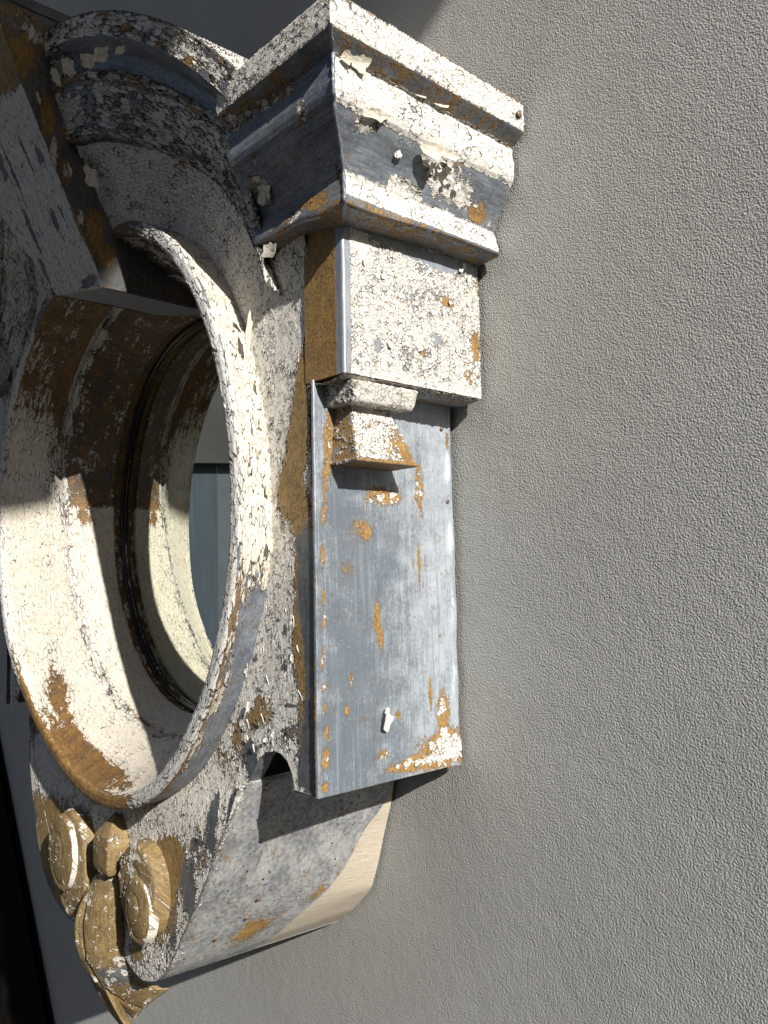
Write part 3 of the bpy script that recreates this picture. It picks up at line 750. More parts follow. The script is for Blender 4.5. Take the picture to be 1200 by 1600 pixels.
# --- arched hood: the same family of mouldings swept round an arc, leaning forward to the crown
APROF = [(0.3700, -0.004), (0.3722, 0.014), (0.3745, 0.0200), (0.3790, 0.0225), (0.3835, 0.0215), (0.3860, 0.0190), (0.392, 0.0225), (0.402, 0.0300), (0.412, 0.0370), (0.420, 0.0405),
         (0.424, 0.0420), (0.4265, 0.0462), (0.4300, 0.0478), (0.4335, 0.0462), (0.4352, 0.0432), (0.440, 0.0405), (0.4480, 0.0400), (0.4510, 0.0430), (0.4600, 0.0615),
         (0.4625, 0.0640), (0.4650, 0.0650), (0.4840, 0.0655), (0.4870, 0.0640), (0.4880, 0.050), (0.4885, 0.02), (0.489, -0.06), (0.489, -0.17)]
AC = 0.05
def crown_y(z):
    return -0.226 - 0.47 * (z - 0.346)
def arch(right):
    h = 0.00125 if right else 0.004
    pa, paL = resample(APROF, h)
    rho, k = pa[:, 0], pa[:, 1]
    f0 = np.where(rho > 0.4620, np.radians(np.interp(rho, [0.4620, 0.4865], [38.8, 40.4])), np.arccos(np.clip(0.347 / rho, -1, 1)))[None]
    k = k + 0.0016 * (rho > 0.462)
    f1 = math.radians(96)
    n = int(0.5 * (f1 - 0.7) / h) + 40
    t = np.linspace(0, 1, n)[:, None]
    ph = f0 + (f1 - f0) * t
    X, Z = rho[None] * np.cos(ph), AC + rho[None] * np.sin(ph)
    back = np.clip(k / 0.06 + 0.3, 0, 1)[None] if False else 1.0
    lz = leanoff(np.where(rho[None] > 0.4615, AC + 0.4625 * np.sin(ph), Z))
    fade = np.clip((0.064 - k[None]) / 0.20, 0, 1) * (rho[None] > 0.4875)
    zr = np.where(rho[None] > 0.4615, AC + 0.4625 * np.sin(ph), Z)
    c = sstep(ph, math.radians(38), math.radians(76))
    kline = np.clip(0.065 * (rho - 0.376) / 0.0865, 0, 0.065)[None]
    kk = np.where(rho[None] > 0.4625, 0.065, k[None])
    Y = (1 - c) * (-0.178 - kk + leanoff(zr)) + c * (crown_y(zr) - (kk - kline) * 0.55)
    fd = np.clip((0.064 - k[None]) / 0.234, 0, 1) * (rho[None] > 0.4875)
    Y = Y * (1 - fd) + (-0.178 - k[None]) * fd
    U = ph * 0.43
    V = np.repeat(paL[None], n, 0)
    R = np.repeat(rho[None], n, 0)
    zone = lambda a, c: sstep(R, a - 0.001, a + 0.001) * sstep(R, c + 0.001, c - 0.001)
    rim, sof, bead, fri, lowm = zone(0.4630, 0.4868), zone(0.436, 0.4630), zone(0.4235, 0.436), zone(0.3865, 0.4235), zone(0.371, 0.3865)
    W = rim * 0.92 + sof * -0.02 + bead * 0.66 + fri * 0.86 + lowm * 0.75 + sstep(R, 0.4868, 0.488) * 1.0
    M = rim * 0.60 + sof * 0.12 + bead * 0.55 + fri * 0.26 + lowm * 0.50
    dw, dm = blobs_at('frieze', X, Z)
    W, M = W + dw * (fri + bead + lowm), M + dm * (fri + lowm)
    dw, dm = blobs_at('arch_rim', X, Z)
    W, M = W + dw * rim, M + dm * rim
    # heavy crusts beside the keystone
    crust = np.exp(-((ph - 1.40) / 0.09) ** 2)
    W = W + crust * (sof * 0.75 + fri * 0.35)
    X = X * (1 if right else -1)
    P = np.stack([X, Y + lownoise(U, V, 30, 21) * 0.0008, Z], -1)
    b = Build()
    b.sheet(P, U, V, W, M, 0.35, flip=not right)
    return b.done('hood_moulding', M_ARCH, MIR)
arch(True)
arch(False)

# --- front plate: spandrels, tympanum and apron in one zinc face, cut to its outline, open for the ring
NOTCH = [(0.3925, -0.2745), (0.3610, -0.2750), (0.357, -0.260), (0.350, -0.250), (0.340, -0.245), (0.330, -0.244), (0.317, -0.247), (0.306, -0.254), (0.297, -0.266), (0.286, -0.279)]
CONR = [(0.283, -0.283), (0.264, -0.318), (0.244, -0.351), (0.216, -0.397), (0.195, -0.426), (0.171, -0.459), (0.150, -0.487), (0.135, -0.504), (0.122, -0.513), (0.108, -0.519), (0.085, -0.525), (0.058, -0.521), (0.038, -0.512), (0.022, -0.495)]
CONL = [(-0.022, -0.470), (-0.057, -0.496), (-0.088, -0.511), (-0.113, -0.518), (-0.146, -0.514), (-0.180, -0.503), (-0.209, -0.485), (-0.229, -0.456), (-0.248, -0.417), (-0.265, -0.367), (-0.280, -0.315), (-0.293, -0.275)]
CONR = [tuple(p) for p in smooth_path(CONR, 60)]
CONL = [tuple(p) for p in smooth_path(CONL, 50)]
arcpts = [(0.376 * math.cos(a), AC + 0.376 * math.sin(a)) for a in np.radians(np.linspace(150, 26, 60))]
OUT = arcpts + [(0.3915, 0.236), (0.3925, 0.095), (0.3905, 0.085), (0.3895, 0.05), (0.391, 0.0), (0.3925, -0.03)] + NOTCH + CONR + CONL + \
      [(-0.297, -0.266), (-0.306, -0.254), (-0.330, -0.244), (-0.350, -0.250), (-0.358, -0.2745), (-0.3925, -0.2745), (-0.3925, 0.236)]

CREST = [(-180, .328), (-157, .330), (-143, .322), (-128, .313), (-111, .312), (-95, .323), (-85, .328), (-77, .332), (-68, .335), (-59, .334), (-45, .326), (-37, .322), (-30, .320),
         (-23, .319), (-15, .318), (-8, .317), (0, .314), (11, .311), (20, .311), (33, .314), (43, .318), (60, .325), (90, .328), (120, .330), (150, .332), (180, .328)]
GROOVE = [(-176, .268), (-163, .258), (-141, .251), (-117, .257), (-98, .270), (-82, .278), (-69, .281), (-40, .280), (0, .276), (40, .28), (60, .29), (90, .300), (120, .312), (142, .318), (158, .310), (172, .284), (184, .268)]
GLASS = [(-178, .246), (-154, .248), (-130, .254), (-110, .259), (-90, .261), (-45, .256), (0, .250), (45, .256), (90, .264), (115, .268), (135, .264), (152, .252), (182, .246)]
def rtab(tab, th):
    a = np.array(tab)
    d = np.degrees(th)
    o = 0
    for e in np.linspace(-9, 9, 7):
        o = o + np.interp((d + e + 180) % 360 - 180, a[:, 0], a[:, 1], period=360)
    return o / 7
def crest_r(th): return rtab(CREST, th)

def plate_y(x, z):
    ro = np.hypot(x, z - AC)
    t = np.clip((ro - 0.325) / 0.05, 0, 1) * sstep(z, 0.17, 0.27)
    y = -0.180 - t ** 1.4 * 0.012 - LEAN * np.maximum(0, z - 0.335) * t ** 0.7
    ph = np.arctan2(z - AC, np.abs(x))
    c = sstep(ph, math.radians(38), math.radians(76)) * sstep(ro, 0.26, 0.285)
    y = (1 - c) * y + c * crown_y(z)
    y = y - 0.010 * sstep(z, -0.27, -0.34)
    # plate dips a little towards the ring on the upper right, old dents
    return y + lownoise(x, z, 22, 31) * 0.0009

def front_plate():
    h = 0.00135
    xs = np.arange(-0.394, 0.396, h)
    zs = np.arange(-0.53, 0.432, h)
    Z, X = np.meshgrid(zs, xs, indexing='xy')
    X, Z = X.copy(), Z.copy()
    th = np.arctan2(Z, X)
    rr = np.hypot(X, Z)
    cx, cz = X[:-1, :-1] + h / 2, Z[:-1, :-1] + h / 2
    inside = poly_inside(cx, cz, OUT) & (np.hypot(cx, cz) > crest_r(np.arctan2(cz, cx)) + 0.004)
    # the hidden far left needs no density: keep it but thin (see below)
    used = np.zeros(X.shape, bool)
    cnt = np.zeros(X.shape, int)
    for di in (0, 1):
        for dj in (0, 1):
            cnt[di:di + inside.shape[0], dj:dj + inside.shape[1]] += inside
    used = cnt > 0
    bd = used & (cnt < 4) & (rr > crest_r(th) + 0.010)
    x, z = snap_to(X[bd], Z[bd], OUT, h * 2.0)
    X[bd], Z[bd] = x, z
    idx = -np.ones(X.shape, int)
    idx[used] = np.arange(used.sum())
    ii, jj = np.nonzero(inside)
    F = np.stack([idx[ii, jj], idx[ii, jj + 1], idx[ii + 1, jj + 1], idx[ii + 1, jj]], -1)
    x, z = X[used], Z[used]
    y = plate_y(x, z)
    tymp = sstep(np.hypot(x, z - AC), 0.30, 0.33) * sstep(z, 0.18, 0.21)
    ap = sstep(z, -0.19, -0.24) * sstep(x, 0.30, 0.25)
    W = 0.93 - 0.02 * tymp - 0.10 * ap
    M = 0.55 + 0 * x
    dw, dm = blobs_at('plate', x, z)
    W, M = W + 1.45 * dw * (1 - 0.7 * tymp), M + dm * (1 - tymp)
    dw, dm = blobs_at('tympanum', x, z)
    W, M = W + dw * tymp, M + dm * tymp
    dw, dm = blobs_at('plate_left', x, z)
    lf = sstep(x, -0.05, -0.10)
    W, M = W + 1.4 * dw * lf, M + dm * lf
    T = 0.15 + 0.25 * ap + 0.2 * tymp
    b = Build()
    V = np.stack([x, y, z], -1)
    ph = np.arctan2(z - AC, np.abs(x))
    ro = np.hypot(x, z - AC)
    pol = (z > AC)
    uu = np.where(pol, ro, np.abs(x)) * np.where(x < 0, -1, 1)
    vv = np.where(pol, AC + 0.36 * ph, z)
    b.raw(V, F, np.stack([uu, vv], -1), W, M, T)
    # turned-back rim along notch and apron
    rim = NOTCH + CONR + CONL
    rp, rL = resample(rim, 0.0016)
    ry = plate_y(rp[:, 0], rp[:, 1])
    dep = np.linspace(0, 0.016, 8)
    P = np.stack([np.repeat(rp[:, 0][:, None], 8, 1), ry[:, None] + dep[None], np.repeat(rp[:, 1][:, None], 8, 1)], -1)
    b.sheet(P, np.repeat(rL[:, None], 8, 1), np.repeat(dep[None], len(rp), 0), 0.1, 0.25, 0.2)
    return b.done('front_plate', M_FRONT, MIR)
front_plate()

# --- ring with its outer band, crest and inner reveal down to the glass
def ring():
    n = 1750
    th = np.linspace(-math.pi, math.pi, n)
    rc, rg, rm = crest_r(th), rtab(GROOVE, th), rtab(GLASS, th)
    gl = np.exp(-((np.degrees(th) - 79) / 22) ** 2)
    rows = []                     # (radius(theta), y, tag)
    add = lambda r, y, tag: rows.append((r, np.full(n, y), tag))
    add(rc + 0.0125 + 0.018 * gl, -0.176, 0)
    add(rc + 0.0145 + 0.012 * gl, -0.182, 0)
    add(rc + 0.0140 + 0.006 * gl, -0.190, 0)
    add(rc + 0.0140, -0.203, 0)
    add(rc + 0.0150, -0.2095, 0)
    add(rc + 0.0160, -0.2115, 0)
    add(rc + 0.0150, -0.2150, 1)
    add(rc + 0.0120, -0.2165, 1)
    add(rc + 0.0050, -0.2165, 1)
    add(rc + 0.0015, -0.2150, 1)
    add(rc, -0.2110, 2)
    add(rc * .97 + rg * .03, -0.2060, 2)
    add(rc * .955 + rg * .045, -0.2035, 2)
    add(rc * .90 + rg * .10, -0.2000, 2)
    add(rc * .80 + rg * .20, -0.1930, 2)
    add(rc * .60 + rg * .40, -0.1795, 2)
    add(rc * .35 + rg * .65, -0.1640, 2)
    add(rc * .10 + rg * .90, -0.1490, 2)
    add(rg, -0.1440, 3)
    add(rg + 0.0030, -0.1425, 3)
    add(rg + 0.0030, -0.1400, 3)
    add(rg - 0.0010, -0.1385, 3)
    add(rg * .80 + rm * .20, -0.1280, 4)
    add(rg * .50 + rm * .50, -0.1080, 4)
    add(rg * .20 + rm * .80, -0.0880, 4)
    add(rm + 0.001, -0.0770, 4)
    add(rm + 0.0045, -0.0740, 5)
    add(rm + 0.0045, -0.0625, 5)
    add(rm + 0.0010, -0.0600, 5)
    add(rm - 0.0040, -0.0580, 5)
    # refine between rows
    Rr, Yy, Tg = [], [], []
    for (r0, y0, t0), (r1, y1, t1) in zip(rows[:-1], rows[1:]):
        d = float(np.max(np.hypot(r1 - r0, y1 - y0)))
        m = max(1, int(round(d / 0.00125)))
        for q in range(m):
            u = q / m
            Rr.append(r0 + (r1 - r0) * u)
            Yy.append(y0 + (y1 - y0) * u)
            Tg.append(np.full(n, t0 + (t1 - t0) * u))
    Rr.append(rows[-1][0]); Yy.append(rows[-1][1]); Tg.append(np.full(n, 5.0))
    R, Y, G = np.array(Rr).T, np.array(Yy).T, np.array(Tg).T
    TH = np.repeat(th[:, None], R.shape[1], 1)
    D = np.degrees(TH)
    X, Z = R * np.cos(TH), R * np.sin(TH)
    V = np.concatenate([[0], np.cumsum(np.hypot(np.diff(R[0]), np.diff(Y[0])))])
    V = np.repeat(V[None], n, 0)
    U = TH * 0.31
    Y = Y + lownoise(U, V, 26, 41) * 0.0008
    band, flat, rev1, grv, rev2, reb = [sstep(np.abs(G - i), 0.75, 0.35) for i in range(6)]
    win = lambda a, c, s=4.0: sstep(D, a - s, a + s) * sstep(D, c + s, c - s)
    W = np.full(R.shape, 0.8)
    M = np.full(R.shape, 0.55)
    T = np.full(R.shape, 0.3)
    # outer band: cream on the upper right, bare zinc lower right, dark behind the hood, ochre below
    wb = 0.98 * win(-16, 60, 7) - 0.1 * win(-75, -18, 6)
    ragged = 0.55 * sstep(Y, -0.192, -0.206) * win(-55, -8, 6)
    wb = np.maximum(wb, ragged)
    mb = 0.3 + 0.35 * win(-170, -70, 8) + 0.3 * sstep(Y, -0.20, -0.211) * win(-75, -14, 6)
    wb = wb + 0.25 * win(-180, -70, 8)
    # front flat of the crest
    wf_ = 0.90 - 0.80 * win(-140, -72, 9) - 0.50 * win(62, 130, 10)
    mf_ = 0.26 + 0.6 * win(-150, -70, 9) + 0.25 * win(62, 130, 10)
    wf_ = wf_ - 0.5 * np.exp(-((G - 0.72) / 0.20) ** 2) * win(-20, 60, 10)
    # reveal nearest the crest
    w1 = 0.93 - 0.95 * np.exp(-(((D + 100) / 22) ** 2)) * sstep(Y, -0.178, -0.190) - 0.55 * np.exp(-(((D + 128) / 9) ** 2)) * np.exp(-((Y + 0.185) / 0.012) ** 2)
    w1 = w1 - 0.52 * win(52, 150, 10) - 0.30 * sstep(Y, -0.175, -0.150) * win(100, 172, 6)
    m1 = 0.45 + 0.45 * np.exp(-(((D + 105) / 28) ** 2)) + 0.25 * win(90, 172, 14)
    # reveal nearest the glass: rusty ochre above, cream below the step at the left
    up = win(70, 173.5, 1.5)
    w2 = 0.95 - 0.60 * up - 0.7 * np.exp(-(((D + 98) / 15) ** 2)) * sstep(Y, -0.123, -0.136)
    m2 = 0.55 - 0.02 * up + 0.3 * np.exp(-(((D + 98) / 16) ** 2))
    spot = np.exp(-(((D - 176.5) / 3.6) ** 2)) * np.exp(-((Y + 0.115) / 0.016) ** 2)
    w2, m2 = w2 - 0.8 * spot, m2 + 0.5 * spot
    w5 = 0.45 - 0.25 * up
    W = band * wb + flat * wf_ + rev1 * w1 + grv * 0.68 + rev2 * w2 + reb * w5
    M = band * mb + flat * mf_ + rev1 * m1 + grv * 0.45 + rev2 * m2 + reb * 0.7
    s = band + flat + rev1 + grv + rev2 + reb
    W, M = W / s, M / s
    T = (band * 0.95 + flat * 0.15 + rev1 * (0.95 - 0.6 * win(60, 172)) + grv * 0.5 + rev2 * 1.0 + reb * 0.6) / s
    P = np.stack([X, Y, Z], -1)
    # ring = band + crest ; reveal = the two inner mouldings
    ncut = int(np.argmin(np.abs(G[0] - 2.0)))
    b1 = Build()
    b1.sheet(P[:, :ncut + 1], U[:, :ncut + 1], V[:, :ncut + 1], W[:, :ncut + 1], M[:, :ncut + 1], T[:, :ncut + 1], flip=False)
    b1.done('ring_moulding', M_RIM, MIR)
    b2 = Build()
    b2.sheet(P[:, ncut:], U[:, ncut:], V[:, ncut:], W[:, ncut:], M[:, ncut:], T[:, ncut:], flip=False)
    b2.done('inner_reveal', M_RING, MIR)
    return th, rm
TH_, RM_ = ring()

# --- glass and its dark bead
def glass():
    m, nt, out, p = new_mat('old_mirror_glass')
    tc = nt.nodes.new('ShaderNodeTexCoord')
    a = noise(nt, tc.outputs['Object'], 9.0, 4.0, 0.6, dims='3D')
    setin(nt, p, 'Base Color', mixc(nt, a.ss(0.3, 0.8), (0.74, 0.77, 0.70), (0.66, 0.70, 0.64)))
    p.inputs['Metallic'].default_value = 1.0
    p.inputs['Roughness'].default_value = 0.012
    n = 180
    t = np.linspace(-math.pi, math.pi, n, endpoint=False)
    r = rtab(GLASS, t) + 0.004
    bm = bmesh.new()
    fr = [bm.verts.new((r[i] * math.cos(t[i]), -0.0585, r[i] * math.sin(t[i]))) for i in range(n)]
    bk = [bm.verts.new((r[i] * math.cos(t[i]), -0.0535, r[i] * math.sin(t[i]))) for i in range(n)]
    bm.faces.new(fr)
    bm.faces.new(bk[::-1])
    for i in range(n):
        bm.faces.new((fr[i], fr[(i + 1) % n], bk[(i + 1) % n], bk[i]))
    link_bm('mirror_glass', bm, m, MIR)
    # bead
    b = Build()
    n, q = 420, 12
    t = np.linspace(-math.pi, math.pi, n)[:, None]
    a = np.linspace(0, 2 * math.pi, q + 1)[None]
    rr = rtab(GLASS, t) + 0.0005 + 0.0036 * np.cos(a)
    P = np.stack([rr * np.cos(t), -0.0615 + 0.0036 * np.sin(a) + 0 * t, rr * np.sin(t)], -1)
    b.sheet(P, t * 0.25 + 0 * a, a * 0.004 + 0 * t, 0, 0, 0)
    b.done('glazing_bead', plain_mat('black_bead', (0.018, 0.015, 0.012), 0.22, 0.4, 60, metal=0.3), MIR)
glass()
# --- apron returns: mottled zinc cheek and the cream board behind its seam
F_ = smooth_path([(0.283, -0.176, -0.279), (0.283, -0.188, -0.283), (0.264, -0.189, -0.318), (0.244, -0.190, -0.351), (0.216, -0.190, -0.397), (0.195, -0.190, -0.426),
                  (0.171, -0.190, -0.459), (0.150, -0.190, -0.487), (0.135, -0.190, -0.503), (0.122, -0.190, -0.513)], 260)
B_ = smooth_path([(0.308, -0.003, -0.270), (0.303, -0.003, -0.300), (0.302, -0.003, -0.309), (0.295, -0.003, -0.336), (0.287, -0.003, -0.358), (0.273, -0.003, -0.401),
                  (0.264, -0.003, -0.424), (0.2605, -0.003, -0.431), (0.255, -0.003, -0.4375), (0.240, -0.003, -0.452), (0.226, -0.003, -0.465), (0.200, -0.003, -0.484)], 260)
SEAM = np.interp(np.linspace(0, 1, 260), [0, 0.20, 0.5, 0.75, 1.0], [1.0, 0.985, 0.74, 0.60, 0.50])
def cheek(sgn):
    ns = 260 if sgn > 0 else 60
    pick = np.linspace(0, 259, ns).astype(int)
    Fp, Bp, Sm = F_[pick], B_[pick], SEAM[pick]
    s = np.linspace(0, 1, ns)[:, None]
    # zinc
    t = np.linspace(0, 1, 150 if sgn > 0 else 20)[None] * Sm[:, None]
    P = Fp[:, None] * (1 - t[..., None]) + Bp[:, None] * t[..., None]
    bulge = np.sin(np.clip(t, 0, 1) * math.pi) * 0.0008
    P[..., 0] += bulge + lownoise(s * 0.3 + 0 * t, t * 0.19, 40, 51) * 0.0010
    U, V = t * 0.19, s * 0.30 + 0 * t
    a = P[..., 2]
    och = np.exp(-((V - 0.215) / 0.022) ** 2) * np.exp(-((t - 0.62 * Sm[:, None]) / 0.10) ** 2)
    och += 0.6 * np.exp(-((V - 0.165) / 0.02) ** 2) * np.exp(-((t / Sm[:, None] - 0.93) / 0.05) ** 2)
    edge = np.exp(-(t / 0.035) ** 2)
    W = 0.10 + 0.42 * edge + 0.12 * sstep(V, 0.20, 0.29) + 0.18 * np.exp(-((V - 0.03) / 0.03) ** 2) * sstep(t, 0.4, 0.1)
    M = 0.22 + 0.62 * och + 0.15 * edge
    P[..., 0] *= sgn
    b = Build()
    b.sheet(P, U, V, W, M, 0.3, flip=sgn > 0)
    b.done('apron_cheek', M_PANEL, MIR)
    # cream board
    t = Sm[:, None] + np.linspace(0, 1, 60 if sgn > 0 else 10)[None] * (1.0 - Sm[:, None]) + 1e-4
    P = Fp[:, None] * (1 - t[..., None]) + Bp[:, None] * t[..., None]
    P[..., 0] += np.sin(np.clip(t, 0, 1) * math.pi) * 0.0008 - 0.0022
    P[..., 0] *= sgn
    b = Build()
    b.sheet(P, t * 0.19 + 0 * s, s * 0.30 + 0 * t, 0, 0, 0, flip=sgn > 0)
    b.done('side_board', M_BOARD, MIR)
    # underside that closes the apron back to the wall
    u40 = np.linspace(0, 1, 40)[:, None]
    Q = np.stack([u40 * Fp[-1] + (1 - u40) * np.array([0.02, -0.19, -0.50]), u40 * Bp[-1] + (1 - u40) * np.array([0.02, -0.003, -0.50])], 1)
    Q[..., 0] *= sgn
    b = Build()
    b.sheet(Q, np.zeros((40, 2)), np.zeros((40, 2)), 0, 0.2, 0.2, flip=sgn > 0)
    b.done('apron_soffit', M_PANEL, MIR)

def board_mat():
    m, nt, out, p = new_mat('aged_cream_board')
    uvn = nt.nodes.new('ShaderNodeUVMap')
    uvn.uv_map = 'surface'
    v = uvn.outputs[0]
    g = noise(nt, vscale(nt, v, (6, 60, 1)), 9.0, 4.0, 0.6)
    a = noise(nt, v, 40.0, 4.0, 0.6)
    sp = noise(nt, v, 700.0, 2.0, 0.5)
    c = mixc(nt, g.ss(0.3, 0.75), (0.47, 0.40, 0.30), (0.56, 0.505, 0.415))
    c = mixc(nt, a.ss(0.5, 0.75) * 0.5, c, (0.50, 0.44, 0.34))
    c = mixc(nt, sp.ss(0.66, 0.75) * 0.6, c, (0.16, 0.11, 0.07))
    setin(nt, p, 'Base Color', c)
    p.inputs['Roughness'].default_value = 0.7
    displace(m, nt, out, g * 0.0004 + sp * 0.0002)
    return m
M_BOARD = board_mat()
cheek(1)
cheek(-1)

# --- keystone console, leaning out towards its cap
def keystone():
    KY = lambda z: -0.232 - 0.45 * (z - 0.267)
    zz = np.linspace(0.267, 0.548, 220)
    xl = np.interp(zz, [0.267, 0.30, 0.33, 0.39, 0.43, 0.548], [-0.056, -0.072, -0.090, -0.118, -0.122, -0.124])
    xr = np.interp(zz, [0.267, 0.30, 0.37, 0.484, 0.548], [0.0605, 0.0640, 0.060, 0.062, 0.074])
    zsl = np.interp(np.linspace(0, 1, 150), [0, 1], [0.010, -0.010])          # bottom edge falls slightly to the right
    t = np.linspace(0, 1, 150)[None]
    f = (1 - (zz - 0.267) / 0.281)[:, None]
    Z = zz[:, None] + zsl[None] * f ** 2
    X = xl[:, None] * (1 - t) + xr[:, None] * t
    # shallow flutes run down the face
    fl = 0.0016 * (np.exp(-((t - 0.42) / 0.03) ** 2) + np.exp(-((t - 0.12) / 0.03) ** 2))
    Y = KY(Z) + fl + lownoise(X, Z, 25, 61) * 0.0008
    dw, dm = blobs_at('keystone', X, Z)
    b = Build()
    U, V = X, Z
    b.sheet(np.stack([X, Y, Z], -1), U, V, 1.0 + dw, 0.55 + dm, 0.05 + 0.5 * sstep(t, 0.5, 0.2) + 0 * Z, flip=True)
    b.done('keystone_face', M_KEY, MIR)
    def backy(z): return np.interp(z, [0.24, 0.27, 0.33, 0.345, 0.42, 0.55], [-0.075, -0.078, -0.12, -0.165, -0.165, -0.11])
    for sgn in (1, -1):
        nt_ = 170 if sgn > 0 else 40
        s = np.linspace(0, 1, nt_)[None]
        xe = (xr if sgn > 0 else xl)
        ze = zz + (zsl[-1] if sgn > 0 else zsl[0]) * f[:, 0] ** 2
        Y = KY(ze)[:, None] * (1 - s) + backy(zz)[:, None] * s
        X = np.repeat(xe[:, None], nt_, 1) - sgn * 0.004 * s
        Z = np.repeat(ze[:, None], nt_, 1)
        dw, dm = blobs_at('keystone_side', Y, Z)
        top = sstep(Z, 0.47, 0.51)
        b = Build()
        P = np.stack([X + lownoise(Y, Z, 30, 62) * 0.0009, Y, Z], -1)
        b.sheet(P, Y, Z, 0.08 + dw + 0.15 * top, 0.30 + dm + 0.15 * top, 0.2, flip=sgn < 0)
        b.done('keystone_cheek', M_KEY, MIR)
    # underside
    t = np.linspace(0, 1, 110)[:, None]
    s = np.linspace(0, 1, 150)[None]
    xl0, xr0 = -0.056, 0.0605
    X = (xl0 * (1 - t) + xr0 * t) + 0 * s
    zf = 0.267 + 0.010 - 0.020 * t
    Y = KY(zf) * (1 - s) + (-0.076) * s
    Z = zf + 0 * s + 0.0015 * np.sin(s * 3.14)
    b = Build()
    rim = np.exp(-((s - 0.97) / 0.05) ** 2) + np.exp(-((t - 0.98) / 0.05) ** 2) * sstep(s, 0.4, 0.8)
    b.sheet(np.stack([X, Y, Z], -1), X, Y + 0 * X, -0.1 + 0.5 * rim, 0.05 + 0.4 * rim, 0.2, flip=True)
    b.done('keystone_soffit', M_KEYB, MIR)
    # cap
    bm = bmesh.new()
    cz = 0.5475
    xa, xb = -0.126, 0.0755
    y0 = KY(0.548) - 0.003
    box_mesh(bm, xa, xb, y0, -0.12, cz, cz + 0.012)
    link_bm('keystone_cap', bm, M_ZINCPLAIN, MIR)

M_KEYB = paint_mat('dull_zinc_underside', cell=0.008, crack=0.1, loose=0.3, seed=15.1, zinc=((0.19, 0.21, 0.24), (0.36, 0.39, 0.42)), streak=(90, 12), metal=0.2)
M_ZINCPLAIN = plain_mat('dull_zinc', (0.14, 0.15, 0.165), 0.5, 0.35, 25, metal=0.4, bump=0.0006)
keystone()

# --- guttae drop on the pilaster: small cap over a flared pyramid
def drop():
    def loft(rings, closed_bottom=True):
        """rings: list of (outer x, y0, y1, z); three visible faces finely divided"""
        b = Build()
        R = []
        for (xo, y0, y1, z), (xo2, y02, y12, z2) in zip(rings[:-1], rings[1:]):
            m = max(1, int(math.hypot(xo2 - xo, z2 - z) / 0.0011))
            for q in range(m):
                u = q / m
                R.append((xo + (xo2 - xo) * u, y0 + (y02 - y0) * u, y1 + (y12 - y1) * u, z + (z2 - z) * u))
        R.append(rings[-1])
        rows = []
        for xo, y0, y1, z in R:
            a = np.linspace(0, 1, 34)[:, None]
            c = np.linspace(0, 1, 66)[1:, None]
            A = np.array([[0.397, y0, z]]) * (1 - a) + np.array([[xo, y0, z]]) * a
            C = np.array([[xo, y0, z]]) * (1 - c) + np.array([[xo, y1, z]]) * c
            E = np.array([[xo, y1, z]]) * (1 - a[1:]) + np.array([[0.397, y1, z]]) * a[1:]
            rows.append(np.vstack([A, C, E]))
        P = np.array(rows)
        d = np.concatenate([[0], np.cumsum(np.linalg.norm(np.diff(P[len(P) // 2], axis=0), axis=1))])
        U = np.repeat(d[None], len(P), 0)
        V = P[..., 2].copy()
        L = np.array([0] + list(np.cumsum([math.hypot(R[i + 1][0] - R[i][0], R[i + 1][3] - R[i][3]) for i in range(len(R) - 1)])))
        V = np.repeat(L[:, None], P.shape[1], 1)
        return b, P, U, V
    b, P, U, V = loft([(0.399, -0.160, -0.108, 0.0835), (0.4372, -0.168, -0.0935, 0.0832), (0.4385, -0.1685, -0.093, 0.0825), (0.4345, -0.1665, -0.0945, 0.068), (0.4335, -0.166, -0.095, 0.0668), (0.418, -0.158, -0.106, 0.0662)])
    front = P[..., 1] < -0.1655
    W = np.where(front, 0.72, 0.85)
    b.sheet(P, U, V, W, 0.5, 0.4, flip=False)
    b.done('drop_cap', M_BLOCK, MIR)
    b, P, U, V = loft([(0.4195, -0.1575, -0.1085, 0.068), (0.4195, -0.1575, -0.1085, 0.062), (0.4330, -0.1625, -0.0915, 0.0170), (0.4355, -0.1640, -0.0895, 0.0160), (0.4360, -0.1642, -0.0893, 0.0140), (0.398, -0.158, -0.10, 0.0138)])
    front = P[..., 0] < 0.4188 + (0.068 - P[..., 2]) * 0.27
    front = (np.abs(P[..., 1] - P[:, :1, 1]) < 1e-5)
    rightlow = np.exp(-(((P[..., 1] + 0.095) / 0.022) ** 2 + ((P[..., 2] - 0.03) / 0.018) ** 2))
    W = np.where(front, 0.34, 0.80 - 0.62 * rightlow - 0.8 * sstep(P[..., 2], 0.0172, 0.0160))
    M = np.where(front, 0.55, 0.66)
    b.sheet(P, U, V, W, M, 0.35, flip=False)
    b.done('drop_pendant', M_BLOCK, MIR)
drop()

